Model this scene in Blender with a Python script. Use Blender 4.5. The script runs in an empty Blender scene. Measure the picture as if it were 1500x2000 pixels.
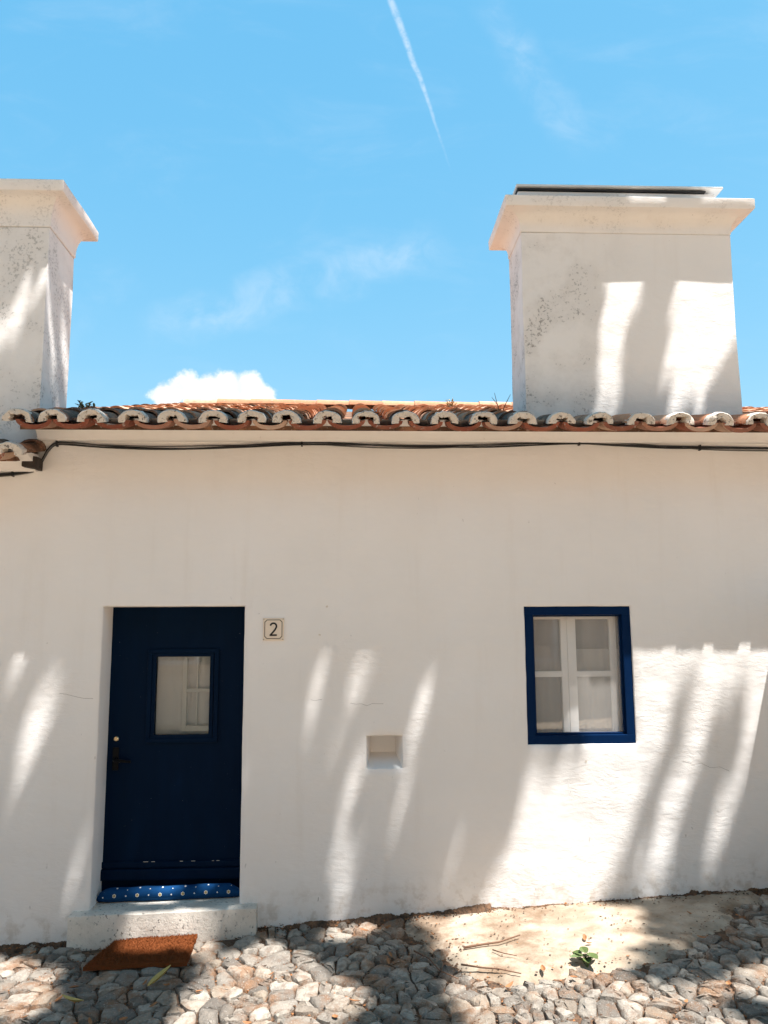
import bpy, bmesh, math, random
from mathutils import Vector, Matrix, noise as mnoise
random.seed(7)
R = random.random
U = random.uniform
sc = bpy.context.scene
COL = sc.collection

# ------------------------------------------------------------------ camera
CAM = Vector((0.0, -5.0, 1.9))
YAW, PITCH, ROLL = math.radians(2.3), math.radians(7.78), math.radians(0.31)
fwd = Vector((math.sin(YAW) * math.cos(PITCH), math.cos(YAW) * math.cos(PITCH), math.sin(PITCH)))
r0 = fwd.cross(Vector((0, 0, 1))).normalized()
u0 = r0.cross(fwd)
cr = r0 * math.cos(ROLL) - u0 * math.sin(ROLL)
cu = u0 * math.cos(ROLL) + r0 * math.sin(ROLL)
cam_d = bpy.data.cameras.new('camera')
cam_d.sensor_fit = 'VERTICAL'
cam_d.sensor_height = 36.0
cam_d.lens = 1502.0 / 2000.0 * 36.0
cam_d.clip_start = 0.05
cam_d.clip_end = 5000
cam = bpy.data.objects.new('camera', cam_d)
COL.objects.link(cam)
cam.matrix_world = Matrix(((cr.x, cu.x, -fwd.x, CAM.x), (cr.y, cu.y, -fwd.y, CAM.y), (cr.z, cu.z, -fwd.z, CAM.z), (0, 0, 0, 1)))
sc.camera = cam

# ------------------------------------------------------------------ sun, sky, exposure
SA, SB = 1.07, 3.95                      # a sun ray travels (-SA, 1, -SB): steep, from the right, onto the facade
ray_d = Vector((-SA, 1.0, -SB)).normalized()
sun_el = math.asin(-ray_d.z)
sun_az = math.atan2(-ray_d.x, -ray_d.y)  # clockwise from +Y
sun_d = bpy.data.lights.new('sun', 'SUN')
sun_d.energy = 2.4
sun_d.angle = math.radians(0.53)
sun_d.color = (1.0, 0.975, 0.945)
sun = bpy.data.objects.new('sun', sun_d)
COL.objects.link(sun)
sun.rotation_euler = ray_d.to_track_quat('-Z', 'Y').to_euler()
sun.location = (6, -6, 20)

world = bpy.data.worlds.new('World')
sc.world = world
world.use_nodes = True
wt = world.node_tree
for n in list(wt.nodes):
    wt.nodes.remove(n)


class G:
    """small node-graph helper"""
    def __init__(s, tree):
        s.t = tree

    def n(s, typ, **kw):
        nd = s.t.nodes.new(typ)
        for k, v in kw.items():
            setattr(nd, k, v)
        return nd

    def put(s, sock, v):
        if hasattr(v, 'is_linked') or isinstance(v, bpy.types.NodeSocket):
            s.t.links.new(v, sock)
        else:
            sock.default_value = v

    def m(s, op, a, b=None, c=None, clamp=False):
        nd = s.n('ShaderNodeMath', operation=op, use_clamp=clamp)
        for i, v in enumerate((a, b, c)):
            if v is not None:
                s.put(nd.inputs[i], v)
        return nd.outputs[0]

    def vm(s, op, a, b=None):
        nd = s.n('ShaderNodeVectorMath', operation=op)
        s.put(nd.inputs[0], a)
        if b is not None:
            s.put(nd.inputs[1], b)
        return nd.outputs[0]

    def noise(s, vec, scale, detail=4, rough=0.55, out='Fac', dist=0.0):
        nd = s.n('ShaderNodeTexNoise')
        if vec is not None:
            s.put(nd.inputs['Vector'], vec)
        nd.inputs['Scale'].default_value = scale
        nd.inputs['Detail'].default_value = detail
        nd.inputs['Roughness'].default_value = rough
        nd.inputs['Distortion'].default_value = dist
        return nd.outputs[out]

    def ss(s, x, a, b, lo=0.0, hi=1.0):
        nd = s.n('ShaderNodeMapRange', interpolation_type='SMOOTHSTEP')
        s.put(nd.inputs[0], x)
        for i, v in enumerate((a, b, lo, hi)):
            s.put(nd.inputs[i + 1], v)
        return nd.outputs[0]

    def mix(s, f, a, b, blend='MIX'):
        nd = s.n('ShaderNodeMix', data_type='RGBA', blend_type=blend)
        s.put(nd.inputs[0], f)
        s.put(nd.inputs[6], a if not isinstance(a, tuple) else (*a[:3], 1))
        s.put(nd.inputs[7], b if not isinstance(b, tuple) else (*b[:3], 1))
        return nd.outputs[2]

    def mapping(s, vec, scale=(1, 1, 1), loc=(0, 0, 0), rot=(0, 0, 0)):
        nd = s.n('ShaderNodeMapping')
        s.put(nd.inputs[0], vec)
        nd.inputs[1].default_value = loc
        nd.inputs[2].default_value = rot
        nd.inputs[3].default_value = scale
        return nd.outputs[0]

    def sep(s, vec):
        nd = s.n('ShaderNodeSeparateXYZ')
        s.put(nd.inputs[0], vec)
        return nd.outputs

    def comb(s, x, y, z=0.0):
        nd = s.n('ShaderNodeCombineXYZ')
        for i, v in enumerate((x, y, z)):
            s.put(nd.inputs[i], v)
        return nd.outputs[0]


g = G(wt)
sky = g.n('ShaderNodeTexSky', sky_type='NISHITA', sun_disc=False, sun_elevation=sun_el, sun_rotation=sun_az,
          altitude=100.0, air_density=1.0, dust_density=0.05, ozone_density=2.2)
SKY_STRENGTH = 0.12
# film response of the clear sky: one curve per channel, the same in every direction
sep_ = g.n('ShaderNodeSeparateColor')
g.put(sep_.inputs[0], sky.outputs[0])
com_ = g.n('ShaderNodeCombineColor')
for i_, (ga, sc_) in enumerate(((1.0, 0.328), (0.42, 0.230), (0.22, 0.237))):
    g.put(com_.inputs[i_], g.m('MULTIPLY', g.m('POWER', g.m('MULTIPLY', sep_.outputs[i_], SKY_STRENGTH), ga), sc_ / SKY_STRENGTH))
tint = com_.outputs[0]
dvec = g.n('ShaderNodeTexCoord').outputs['Generated']
dx, dy, dz = g.sep(dvec)
front = g.ss(dy, 0.15, 0.35)
ysafe = g.m('MAXIMUM', dy, 0.15)
cu_, cv_ = g.m('DIVIDE', dx, ysafe), g.m('DIVIDE', dz, ysafe)      # tangent-plane direction coordinates of the northern sky
uv = g.comb(cu_, cv_)
# cumulus: overlapping puffs with a billowing edge
wob = g.vm('SUBTRACT', g.noise(uv, 38, 6, 0.6, 'Color'), (0.5, 0.5, 0.5))
wob2 = g.vm('SUBTRACT', g.noise(uv, 130, 4, 0.6, 'Color'), (0.5, 0.5, 0.5))
puv = g.vm('ADD', uv, g.vm('ADD', g.vm('MULTIPLY', wob, (0.034, 0.026, 0)), g.vm('MULTIPLY', wob2, (0.008, 0.008, 0))))
best = None
for (pu, pv, pr) in ((-0.247, 0.291, 0.024), (-0.222, 0.303, 0.027), (-0.195, 0.298, 0.027), (-0.168, 0.303, 0.026),
                     (-0.140, 0.299, 0.027), (-0.121, 0.290, 0.022), (-0.19, 0.275, 0.035), (-0.15, 0.275, 0.035)):
    dist = g.n('ShaderNodeVectorMath', operation='DISTANCE')
    g.put(dist.inputs[0], puv)
    dist.inputs[1].default_value = (pu, pv, 0)
    val = g.m('SUBTRACT', 1.0, g.m('DIVIDE', dist.outputs['Value'], pr))
    best = val if best is None else g.m('MAXIMUM', best, val)
cum = g.m('MULTIPLY', g.ss(best, -0.06, 0.42), g.ss(g.noise(uv, 70, 5, 0.65), 0.12, 0.42, 0.55, 1.0))
# contrail: a thin, slightly curved line that frays and fades downward
cent = g.m('ADD', 0.0545, g.m('MULTIPLY', g.m('SUBTRACT', 0.884, cv_), 0.322))
cent = g.m('ADD', cent, g.m('MULTIPLY', g.m('SUBTRACT', g.noise(uv, 12, 3, 0.5), 0.5), 0.012))
off = g.m('ABSOLUTE', g.m('SUBTRACT', cu_, cent))
wid = g.m('ADD', 0.0022, g.m('MULTIPLY', g.ss(cv_, 0.60, 0.90), 0.0058))
line = g.m('SUBTRACT', 1.0, g.ss(off, g.m('MULTIPLY', wid, 0.15), wid))
line = g.m('MULTIPLY', line, g.m('MULTIPLY', g.ss(cv_, 0.60, 0.78), g.ss(g.noise(uv, 60, 4, 0.65), 0.22, 0.62)))
line = g.m('MULTIPLY', line, 0.50)
# cirrus veils
cir = g.noise(g.mapping(uv, (3.0, 7.5, 1), (0, 0, 0), (0, 0, 0.95)), 1.5, 7, 0.62, dist=0.6)
veil = g.ss(cir, 0.47, 0.86)
fine = g.ss(g.noise(g.mapping(uv, (1, 1, 1), (0, 0, 0), (0, 0, -0.35)), 17, 6, 0.6, dist=0.8), 0.25, 0.85)


def band(u1, v1, u2, v2, w):
    du, dv = u2 - u1, v2 - v1
    L = math.hypot(du, dv)
    al = g.m('ADD', g.m('MULTIPLY', g.m('SUBTRACT', cu_, u1), du / L), g.m('MULTIPLY', g.m('SUBTRACT', cv_, v1), dv / L))
    ac = g.m('ADD', g.m('MULTIPLY', g.m('SUBTRACT', cu_, u1), -dv / L), g.m('MULTIPLY', g.m('SUBTRACT', cv_, v1), du / L))
    ac = g.m('ADD', ac, g.m('MULTIPLY', g.m('SUBTRACT', g.noise(uv, 9, 4), 0.5), 0.09))
    e = g.m('MULTIPLY', g.ss(al, -0.03, 0.05), g.m('SUBTRACT', 1.0, g.ss(al, L - 0.06, L + 0.03)))
    return g.m('MULTIPLY', e, g.m('SUBTRACT', 1.0, g.ss(g.m('ABSOLUTE', ac), 0.0, w)))


wisps = g.m('ADD', g.m('MULTIPLY', band(-0.27, 0.385, 0.12, 0.51, 0.045), 0.32), g.m('MULTIPLY', band(0.19, 0.88, 0.335, 0.66, 0.05), 0.26))
wisps = g.m('MULTIPLY', wisps, fine)
thin = g.m('ADD', g.m('ADD', g.m('MULTIPLY', veil, 0.12), wisps), line)
thin = g.m('MULTIPLY', g.m('MINIMUM', thin, 0.8), front)
c1 = g.mix(thin, tint, (1.55, 1.75, 1.95))
cshade = g.mix(g.ss(g.noise(puv, 34, 5, 0.6), 0.42, 0.66, 0.0, 1.0), (2.15, 2.12, 2.10), (1.66, 1.72, 1.80))
c2 = g.mix(g.m('MULTIPLY', cum, front), c1, cshade)
bg = g.n('ShaderNodeBackground')
g.put(bg.inputs[0], c2)
bg.inputs[1].default_value = SKY_STRENGTH
g.t.links.new(bg.outputs[0], g.n('ShaderNodeOutputWorld').inputs[0])

vs = sc.view_settings
vs.view_transform = 'Standard'
vs.look = 'None'
vs.gamma = 1.0
vs.use_curve_mapping = False
vs.exposure = 2.28
sc.render.engine = 'CYCLES'
sc.cycles.use_denoising = True
sc.cycles.max_bounces = 10
sc.cycles.diffuse_bounces = 6
sc.cycles.transparent_max_bounces = 16

# ------------------------------------------------------------------ materials
MATS = {}


def new_mat(name):
    m = bpy.data.materials.new(name)
    m.use_nodes = True
    t = m.node_tree
    b = t.nodes['Principled BSDF']
    MATS[name] = m
    return m, G(t), b


def bump(g, b, h, strength=0.4, dist=0.01, prev=None):
    nd = g.n('ShaderNodeBump')
    nd.inputs['Strength'].default_value = strength
    nd.inputs['Distance'].default_value = dist
    g.put(nd.inputs['Height'], h)
    if prev is not None:
        g.put(nd.inputs['Normal'], prev)
    g.t.links.new(nd.outputs[0], b.inputs['Normal'])
    return nd.outputs[0]


def oc(g):
    return g.n('ShaderNodeTexCoord').outputs['Object']


def plain(name, col, rough=0.6, nscale=30.0, var=0.12, bstr=0.2, bdist=0.003, metallic=0.0, spec=0.5):
    m, g, b = new_mat(name)
    c = oc(g)
    f = g.noise(c, nscale, 5)
    lo = tuple(x * (1 - var) for x in col)
    hi = tuple(min(1, x * (1 + var)) for x in col)
    g.put(b.inputs['Base Color'], g.mix(f, lo, hi))
    b.inputs['Roughness'].default_value = rough
    b.inputs['Metallic'].default_value = metallic
    b.inputs['Specular IOR Level'].default_value = spec
    if bstr:
        bump(g, b, g.noise(c, nscale * 2.2, 5), bstr, bdist)
    return m


WHITE = (0.84, 0.805, 0.775)


def plaster(name, mold=0.0, moldx=None, specks=0.35):
    m, g, b = new_mat(name)
    c = oc(g)
    big = g.noise(c, 0.9, 4, 0.6)
    col = g.mix(g.ss(big, 0.3, 0.7), (WHITE[0] * 0.955, WHITE[1] * 0.95, WHITE[2] * 0.94), WHITE)
    # rain-washed vertical tone
    st = g.noise(g.mapping(c, (5.0, 5.0, 0.5)), 1.6, 5, 0.6)
    col = g.mix(g.ss(st, 0.52, 0.8, 0, 0.30), col, (0.72, 0.66, 0.60))
    # chips and fly specks
    sp = g.noise(g.mapping(c, (1, 1, 0.6)), 34, 2, 0.5)
    sp2 = g.noise(c, 2.2, 3)
    spm = g.m('MULTIPLY', g.ss(sp, 0.735, 0.765), g.ss(sp2, 0.45, 0.62))
    col = g.mix(g.m('MULTIPLY', spm, specks), col, (0.20, 0.17, 0.15))
    xs = g.sep(c)
    # splash and scuff dirt close to the paving
    hz = g.m('SUBTRACT', xs[2], g.m('ADD', g.m('MULTIPLY', xs[0], 0.0515), 0.05))
    sd = g.noise(c, 11, 5, 0.65)
    sm_ = g.m('MULTIPLY', g.ss(sd, 0.46, 0.66), g.ss(hz, 0.02, 0.30, 1.0, 0.0))
    col = g.mix(g.m('MULTIPLY', sm_, 0.5), col, (0.42, 0.33, 0.24))
    sc2 = g.ss(g.noise(g.mapping(c, (26, 26, 9)), 1.0, 3, 0.6), 0.70, 0.74)
    col = g.mix(g.m('MULTIPLY', sc2, g.ss(hz, 0.1, 0.7, 0.7, 0.0)), col, (0.22, 0.19, 0.17))
    if mold:
        k = g.noise(c, 55, 5, 0.7)
        k2 = g.noise(c, 3.6, 4, 0.6)
        area = g.ss(k2, 0.36, 0.60)
        if moldx:
            area = g.m('MULTIPLY', area, g.m('SUBTRACT', 1.0, g.ss(xs[0], moldx[0], moldx[1], 0.0, 0.93)))
        dots = g.ss(k, g.m('SUBTRACT', 0.70, g.m('MULTIPLY', area, 0.19)), g.m('SUBTRACT', 0.77, g.m('MULTIPLY', area, 0.17)))
        col = g.mix(g.m('MULTIPLY', area, 0.42 * mold), col, (0.40, 0.35, 0.30))
        col = g.mix(g.m('MULTIPLY', dots, g.m('MULTIPLY', area, mold)), col, (0.09, 0.08, 0.07))
    g.put(b.inputs['Base Color'], col)
    b.inputs['Roughness'].default_value = 0.93
    b.inputs['Specular IOR Level'].default_value = 0.15
    # float marks: horizontal ripples, with coarse lumps under them
    w = g.noise(c, 5, 2, 0.5, 'Color')
    cc = g.vm('ADD', c, g.vm('MULTIPLY', w, (0.09, 0.09, 0.09)))
    rip = g.noise(g.mapping(cc, (17, 17, 46)), 1.0, 5, 0.65, dist=0.5)
    lump = g.noise(g.mapping(c, (3, 3, 5)), 1.0, 3, 0.5)
    patch = g.ss(g.noise(c, 2.1, 4), 0.35, 0.68, 0.12, 1.0)
    p = bump(g, b, lump, 0.7, 0.016)
    p = bump(g, b, g.m('MULTIPLY', rip, patch), 0.75, 0.0050, p)
    bump(g, b, g.noise(c, 160, 3, 0.6), 0.30, 0.0016, p)
    return m


plaster('plaster_wall')
plaster('plaster_chimney_right', 0.6, (1.35, 2.2))
plaster('plaster_chimney_left', 0.4)
plaster('plaster_cap', 0.2)


def tile_mat(name, patina, ca, cb):
    m, g, b = new_mat(name)
    geo = g.n('ShaderNodeNewGeometry')
    oi = g.n('ShaderNodeObjectInfo')
    rnd = g.m('FRACT', g.m('ADD', geo.outputs['Random Per Island'], oi.outputs['Random']))
    pos = geo.outputs['Position']
    col = g.mix(rnd, ca, cb)
    pale = g.m('FRACT', g.m('MULTIPLY', rnd, 7.31))
    col = g.mix(g.ss(pale, 0.55, 1.0, 0, 0.7), col, (0.62, 0.44, 0.31))
    col = g.mix(g.ss(g.noise(pos, 14, 5), 0.4, 0.75, 0, 0.5), col, (0.30, 0.14, 0.08))
    pm = g.ss(g.noise(pos, 5.0, 6, 0.65), 0.62 - 0.30 * patina, 0.80 - 0.26 * patina)
    col = g.mix(g.m('MULTIPLY', pm, min(1, 0.35 + 0.6 * patina)), col, (0.085, 0.052, 0.036))
    li = g.ss(g.noise(pos, 46, 4, 0.6), 0.60, 0.68)
    col = g.mix(g.m('MULTIPLY', li, 0.45), col, (0.46, 0.42, 0.36))
    g.put(b.inputs['Base Color'], col)
    b.inputs['Roughness'].default_value = 0.88
    b.inputs['Specular IOR Level'].default_value = 0.2
    bump(g, b, g.noise(pos, 60, 5, 0.65), 0.5, 0.005)


tile_mat('tile_old', 0.95, (0.30, 0.14, 0.08), (0.42, 0.22, 0.13))
tile_mat('tile_clean', 0.12, (0.44, 0.19, 0.10), (0.55, 0.29, 0.17))
tile_mat('tile_eave_channel', 0.2, (0.20, 0.058, 0.034), (0.27, 0.085, 0.05))


def mortar():
    m, g, b = new_mat('mortar')
    pos = g.n('ShaderNodeNewGeometry').outputs['Position']
    col = g.mix(g.noise(pos, 25, 4), (0.50, 0.43, 0.36), (0.74, 0.665, 0.58))
    k = g.ss(g.noise(pos, 42, 6, 0.7), 0.55, 0.64)
    col = g.mix(g.m('MULTIPLY', k, 0.85), col, (0.07, 0.06, 0.05))
    g.put(b.inputs['Base Color'], col)
    b.inputs['Roughness'].default_value = 0.95
    bump(g, b, g.noise(pos, 90, 4, 0.6), 0.7, 0.006)


mortar()


def cobble_mat():
    m, g, b = new_mat('cobble_stone')
    geo = g.n('ShaderNodeNewGeometry')
    oi = g.n('ShaderNodeObjectInfo')
    rnd = g.m('FRACT', g.m('ADD', geo.outputs['Random Per Island'], oi.outputs['Random']))
    pos = geo.outputs['Position']
    col = g.mix(rnd, (0.17, 0.145, 0.12), (0.50, 0.435, 0.36))
    col = g.mix(g.ss(g.noise(pos, 18, 6, 0.65), 0.35, 0.75, 0, 0.75), col, (0.13, 0.115, 0.10))
    warm = g.m('FRACT', g.m('MULTIPLY', rnd, 5.7))
    col = g.mix(g.ss(warm, 0.7, 1.0, 0, 0.5), col, (0.34, 0.25, 0.17))
    rust = g.ss(g.noise(pos, 4.5, 6, 0.7), 0.46, 0.66)
    col = g.mix(g.m('MULTIPLY', rust, 0.68), col, (0.30, 0.15, 0.07))
    col = g.mix(g.ss(g.noise(pos, 120, 3), 0.60, 0.70, 0, 0.6), col, (0.50, 0.48, 0.45))
    g.put(b.inputs['Base Color'], col)
    b.inputs['Roughness'].default_value = 0.85
    b.inputs['Specular IOR Level'].default_value = 0.25
    p = bump(g, b, g.noise(pos, 26, 6, 0.68), 0.9, 0.028)
    bump(g, b, g.noise(pos, 130, 4, 0.65), 0.7, 0.006, p)


cobble_mat()


def soil():
    m, g, b = new_mat('soil')
    c = oc(g)
    col = g.mix(g.ss(g.noise(c, 22, 6, 0.65), 0.3, 0.7), (0.05, 0.032, 0.02), (0.20, 0.105, 0.055))
    # unseen lane away from the house: tinted pale ochre to bounce warm light
    away = away0 = g.ss(g.sep(c)[1], -2.9, -2.7, 1.0, 0.0)
    v = g.n('ShaderNodeTexVoronoi', feature='DISTANCE_TO_EDGE')
    g.put(v.inputs['Vector'], c)
    v.inputs['Scale'].default_value = 7.5
    vc = g.n('ShaderNodeTexVoronoi')
    g.put(vc.inputs['Vector'], c)
    vc.inputs['Scale'].default_value = 7.5
    st = g.ss(v.outputs['Distance'], 0.03, 0.09)
    stone = g.mix(g.sep(vc.outputs['Color'])[0], (0.60, 0.45, 0.31), (0.70, 0.55, 0.40))
    col = g.mix(away0, col, (0.62, 0.45, 0.29))
    col = g.mix(g.m('MULTIPLY', st, away), col, stone)
    g.put(b.inputs['Base Color'], col)
    b.inputs['Roughness'].default_value = 0.95
    bump(g, b, g.noise(c, 70, 5, 0.7), 0.9, 0.012)


soil()


def concrete():
    m, g, b = new_mat('worn_concrete')
    c = oc(g)
    col = g.mix(g.ss(g.noise(c, 4.5, 6, 0.6), 0.3, 0.7), (0.25, 0.185, 0.125), (0.44, 0.36, 0.275))
    col = g.mix(g.ss(g.noise(c, 3.0, 6, 0.7), 0.48, 0.66, 0, 0.75), col, (0.17, 0.10, 0.055))
    col = g.mix(g.ss(g.noise(c, 90, 3), 0.62, 0.72, 0, 0.5), col, (0.12, 0.09, 0.07))
    g.put(b.inputs['Base Color'], col)
    b.inputs['Roughness'].default_value = 0.9
    p = bump(g, b, g.noise(c, 9, 5, 0.6), 0.5, 0.02)
    bump(g, b, g.noise(c, 120, 4, 0.65), 0.5, 0.004, p)


concrete()


def granite():
    m, g, b = new_mat('step_stone')
    c = oc(g)
    col = g.mix(g.ss(g.noise(c, 7, 5, 0.6), 0.3, 0.7), (0.60, 0.53, 0.45), (0.76, 0.69, 0.60))
    k = g.ss(g.noise(g.mapping(c, (1, 1, 0.7)), 48, 5, 0.7), 0.57, 0.63)
    ar = g.ss(g.noise(c, 5, 3), 0.38, 0.62)
    col = g.mix(g.m('MULTIPLY', k, g.m('ADD', 0.25, g.m('MULTIPLY', ar, 0.65))), col, (0.07, 0.06, 0.05))
    g.put(b.inputs['Base Color'], col)
    b.inputs['Roughness'].default_value = 0.88
    bump(g, b, g.noise(c, 65, 5, 0.7), 0.7, 0.006)


granite()


def blue_paint(name, col, wear=0.25):
    m, g, b = new_mat(name)
    c = oc(g)
    f = g.noise(g.mapping(c, (6, 6, 1.2)), 2.0, 5, 0.6)
    cc = g.mix(f, tuple(x * 0.75 for x in col), tuple(x * 1.25 for x in col))
    sp = g.ss(g.noise(c, 75, 3, 0.6), 0.735, 0.77)
    cc = g.mix(g.m('MULTIPLY', sp, wear), cc, (0.55, 0.52, 0.48))
    g.put(b.inputs['Base Color'], cc)
    b.inputs['Roughness'].default_value = 0.55
    b.inputs['Specular IOR Level'].default_value = 0.06
    p = bump(g, b, g.noise(g.mapping(c, (60, 60, 5)), 1.0, 4, 0.6), 0.25, 0.003)
    bump(g, b, g.noise(c, 3.0, 3), 0.3, 0.01, p)


blue_paint('navy_door_paint', (0.0003, 0.0085, 0.028))
blue_paint('blue_frame_paint', (0.0008, 0.015, 0.058))
plain('white_paint', (0.78, 0.76, 0.73), 0.45, 20, 0.05, 0.15)
plain('curtain_cloth', (0.46, 0.42, 0.40), 0.95, 14, 0.15, 0.3, 0.01)
plain('lace_cloth', (0.84, 0.81, 0.80), 0.95, 14, 0.06, 0.3, 0.01)
plain('interior_plaster', (0.34, 0.31, 0.29), 0.95, 3, 0.1, 0)
plain('black_rubber', (0.012, 0.012, 0.013), 0.45, 40, 0.3, 0.2)
plain('grey_rubber', (0.09, 0.085, 0.08), 0.5, 40, 0.3, 0.2)
plain('dark_wood', (0.035, 0.025, 0.02), 0.85, 25, 0.5, 0.6, 0.01)
plain('coir', (0.24, 0.072, 0.024), 1.0, 260, 0.55, 1.0, 0.010, spec=0.05)
plain('brass', (0.62, 0.47, 0.28), 0.28, 40, 0.1, 0.0, metallic=1.0)
plain('dark_iron', (0.003, 0.003, 0.004), 0.5, 40, 0.2, 0.1, spec=0.15)
plain('blue_cotton', (0.006, 0.050, 0.15), 0.95, 120, 0.25, 0.5, 0.003, spec=0.1)
plain('print_white', (0.78, 0.78, 0.74), 0.95, 60, 0.08, 0.0)
plain('print_ochre', (0.45, 0.30, 0.10), 0.95, 60, 0.1, 0.0)
plain('enamel_cream', (0.78, 0.66, 0.54), 0.35, 24, 0.07, 0.1)
plain('enamel_line', (0.10, 0.072, 0.045), 0.4, 60, 0.3, 0.0)
plain('enamel_black', (0.008, 0.007, 0.008), 0.35, 60, 0.2, 0.0)
plain('dry_leaf', (0.30, 0.13, 0.05), 0.8, 40, 0.4, 0.4, 0.004)
plain('yellow_leaf', (0.50, 0.36, 0.11), 0.7, 40, 0.25, 0.4, 0.004)
plain('green_leaf', (0.10, 0.14, 0.04), 0.6, 40, 0.3, 0.3, 0.003)
plain('dull_green_leaf', (0.22, 0.24, 0.10), 0.6, 40, 0.3, 0.3, 0.003)
plain('twig_bark', (0.16, 0.085, 0.05), 0.9, 60, 0.4, 0.6, 0.004)
plain('bark', (0.15, 0.12, 0.09), 0.95, 9, 0.4, 0.9, 0.03)
plain('sheet_metal', (0.70, 0.70, 0.69), 0.45, 12, 0.15, 0.1, metallic=0.2)
plain('bitumen', (0.018, 0.018, 0.020), 0.7, 30, 0.3, 0.4)
plain('crack_line', (0.20, 0.17, 0.15), 0.95, 40, 0.2, 0.0)


def litter():
    m, g, b = new_mat('litter')
    geo = g.n('ShaderNodeNewGeometry')
    r = geo.outputs['Random Per Island']
    col = g.mix(r, (0.040, 0.026, 0.017), (0.17, 0.085, 0.042))
    col = g.mix(g.ss(g.m('FRACT', g.m('MULTIPLY', r, 9.7)), 0.80, 0.88, 0, 1), col, (0.32, 0.13, 0.045))
    g.put(b.inputs['Base Color'], col)
    b.inputs['Roughness'].default_value = 0.9


litter()


def tree_leaf():
    m, g, b = new_mat('tree_foliage')
    r = g.n('ShaderNodeNewGeometry').outputs['Random Per Island']
    g.put(b.inputs['Base Color'], g.mix(r, (0.045, 0.075, 0.018), (0.10, 0.13, 0.035)))
    b.inputs['Roughness'].default_value = 0.6


tree_leaf()


def glass_mat():
    m, g, b = new_mat('window_glass')
    t = m.node_tree
    t.nodes.remove(b)
    fr = g.n('ShaderNodeFresnel')
    fr.inputs[0].default_value = 1.5
    tr = g.n('ShaderNodeBsdfTransparent')
    tr.inputs[0].default_value = (0.93, 0.94, 0.94, 1)
    gl = g.n('ShaderNodeBsdfGlossy')
    gl.inputs['Roughness'].default_value = 0.02
    mx = g.n('ShaderNodeMixShader')
    g.put(mx.inputs[0], g.m('ADD', g.m('MULTIPLY', fr.outputs[0], 1.2), 0.06))
    t.links.new(tr.outputs[0], mx.inputs[1])
    t.links.new(gl.outputs[0], mx.inputs[2])
    t.links.new(mx.outputs[0], t.nodes['Material Output'].inputs[0])


glass_mat()


def veil_mat(name, opacity, col):
    m, g, b = new_mat(name)
    t = m.node_tree
    t.nodes.remove(b)
    tr = g.n('ShaderNodeBsdfTransparent')
    df = g.n('ShaderNodeBsdfDiffuse')
    df.inputs[0].default_value = (*col, 1)
    mx = g.n('ShaderNodeMixShader')
    mx.inputs[0].default_value = opacity
    t.links.new(tr.outputs[0], mx.inputs[1])
    t.links.new(df.outputs[0], mx.inputs[2])
    t.links.new(mx.outputs[0], t.nodes['Material Output'].inputs[0])


veil_mat('insect_screen', 0.16, (0.74, 0.70, 0.66))

# ------------------------------------------------------------------ building helpers


def mesh_obj(name, bm, mat, parent=None, smooth=False, recalc=True):
    if recalc:
        bmesh.ops.recalc_face_normals(bm, faces=bm.faces)
    me = bpy.data.meshes.new(name)
    bm.to_mesh(me)
    bm.free()
    if smooth:
        for p in me.polygons:
            p.use_smooth = True
    me.materials.append(MATS[mat])
    o = bpy.data.objects.new(name, me)
    COL.objects.link(o)
    if parent is not None:
        o.parent = parent
    return o


def tag(o, label=None, cat=None, group=None, kind=None):
    if label:
        o['label'] = label
    if cat:
        o['category'] = cat
    if group:
        o['group'] = group
    if kind:
        o['kind'] = kind
    return o


def empty(name, loc=(0, 0, 0)):
    o = bpy.data.objects.new(name, None)
    o.empty_display_size = 0.1
    o.location = loc
    COL.objects.link(o)
    return o


def add_box(bm, x0, x1, y0, y1, z0, z1, bev=0.0, seg=2):
    vs = [bm.verts.new((x, y, z)) for x in (x0, x1) for y in (y0, y1) for z in (z0, z1)]
    idx = ((0, 1, 3, 2), (4, 6, 7, 5), (0, 4, 5, 1), (2, 3, 7, 6), (0, 2, 6, 4), (1, 5, 7, 3))
    fs = [bm.faces.new([vs[i] for i in f]) for f in idx]
    if bev:
        es = {e for f in fs for e in f.edges}
        bmesh.ops.recalc_face_normals(bm, faces=fs)
        bmesh.ops.bevel(bm, geom=list(es), offset=bev, segments=seg, profile=0.6, affect='EDGES')
    return vs


def box(name, x0, x1, y0, y1, z0, z1, mat, parent=None, bev=0.003):
    bm = bmesh.new()
    add_box(bm, x0, x1, y0, y1, z0, z1, bev)
    return mesh_obj(name, bm, mat, parent)


def add_tube(bm, pts, rad, seg=8, cap=True):
    rings = []
    n = len(pts)
    for i, p in enumerate(pts):
        p = Vector(p)
        t = (Vector(pts[min(i + 1, n - 1)]) - Vector(pts[max(i - 1, 0)])).normalized()
        a = t.orthogonal().normalized() if abs(t.z) > 0.95 else t.cross(Vector((0, 0, 1))).normalized()
        b = t.cross(a)
        r = rad[i] if isinstance(rad, (list, tuple)) else rad
        rings.append([bm.verts.new(p + (a * math.cos(k * 2 * math.pi / seg) + b * math.sin(k * 2 * math.pi / seg)) * r) for k in range(seg)])
    for i in range(n - 1):
        for k in range(seg):
            bm.faces.new((rings[i][k], rings[i][(k + 1) % seg], rings[i + 1][(k + 1) % seg], rings[i + 1][k]))
    if cap:
        bm.faces.new(rings[0])
        bm.faces.new(rings[-1])


def lump(x, z, k=1.0):
    return k * (0.010 * mnoise.noise(Vector((x * 0.9, z * 0.9, 3.1))) + 0.004 * mnoise.noise(Vector((x * 3.1, z * 3.1, 8.2))))


def gz(x, y=0.0):
    xx = max(-9.0, min(9.0, x))
    return 0.05 + 0.0515 * xx


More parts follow.
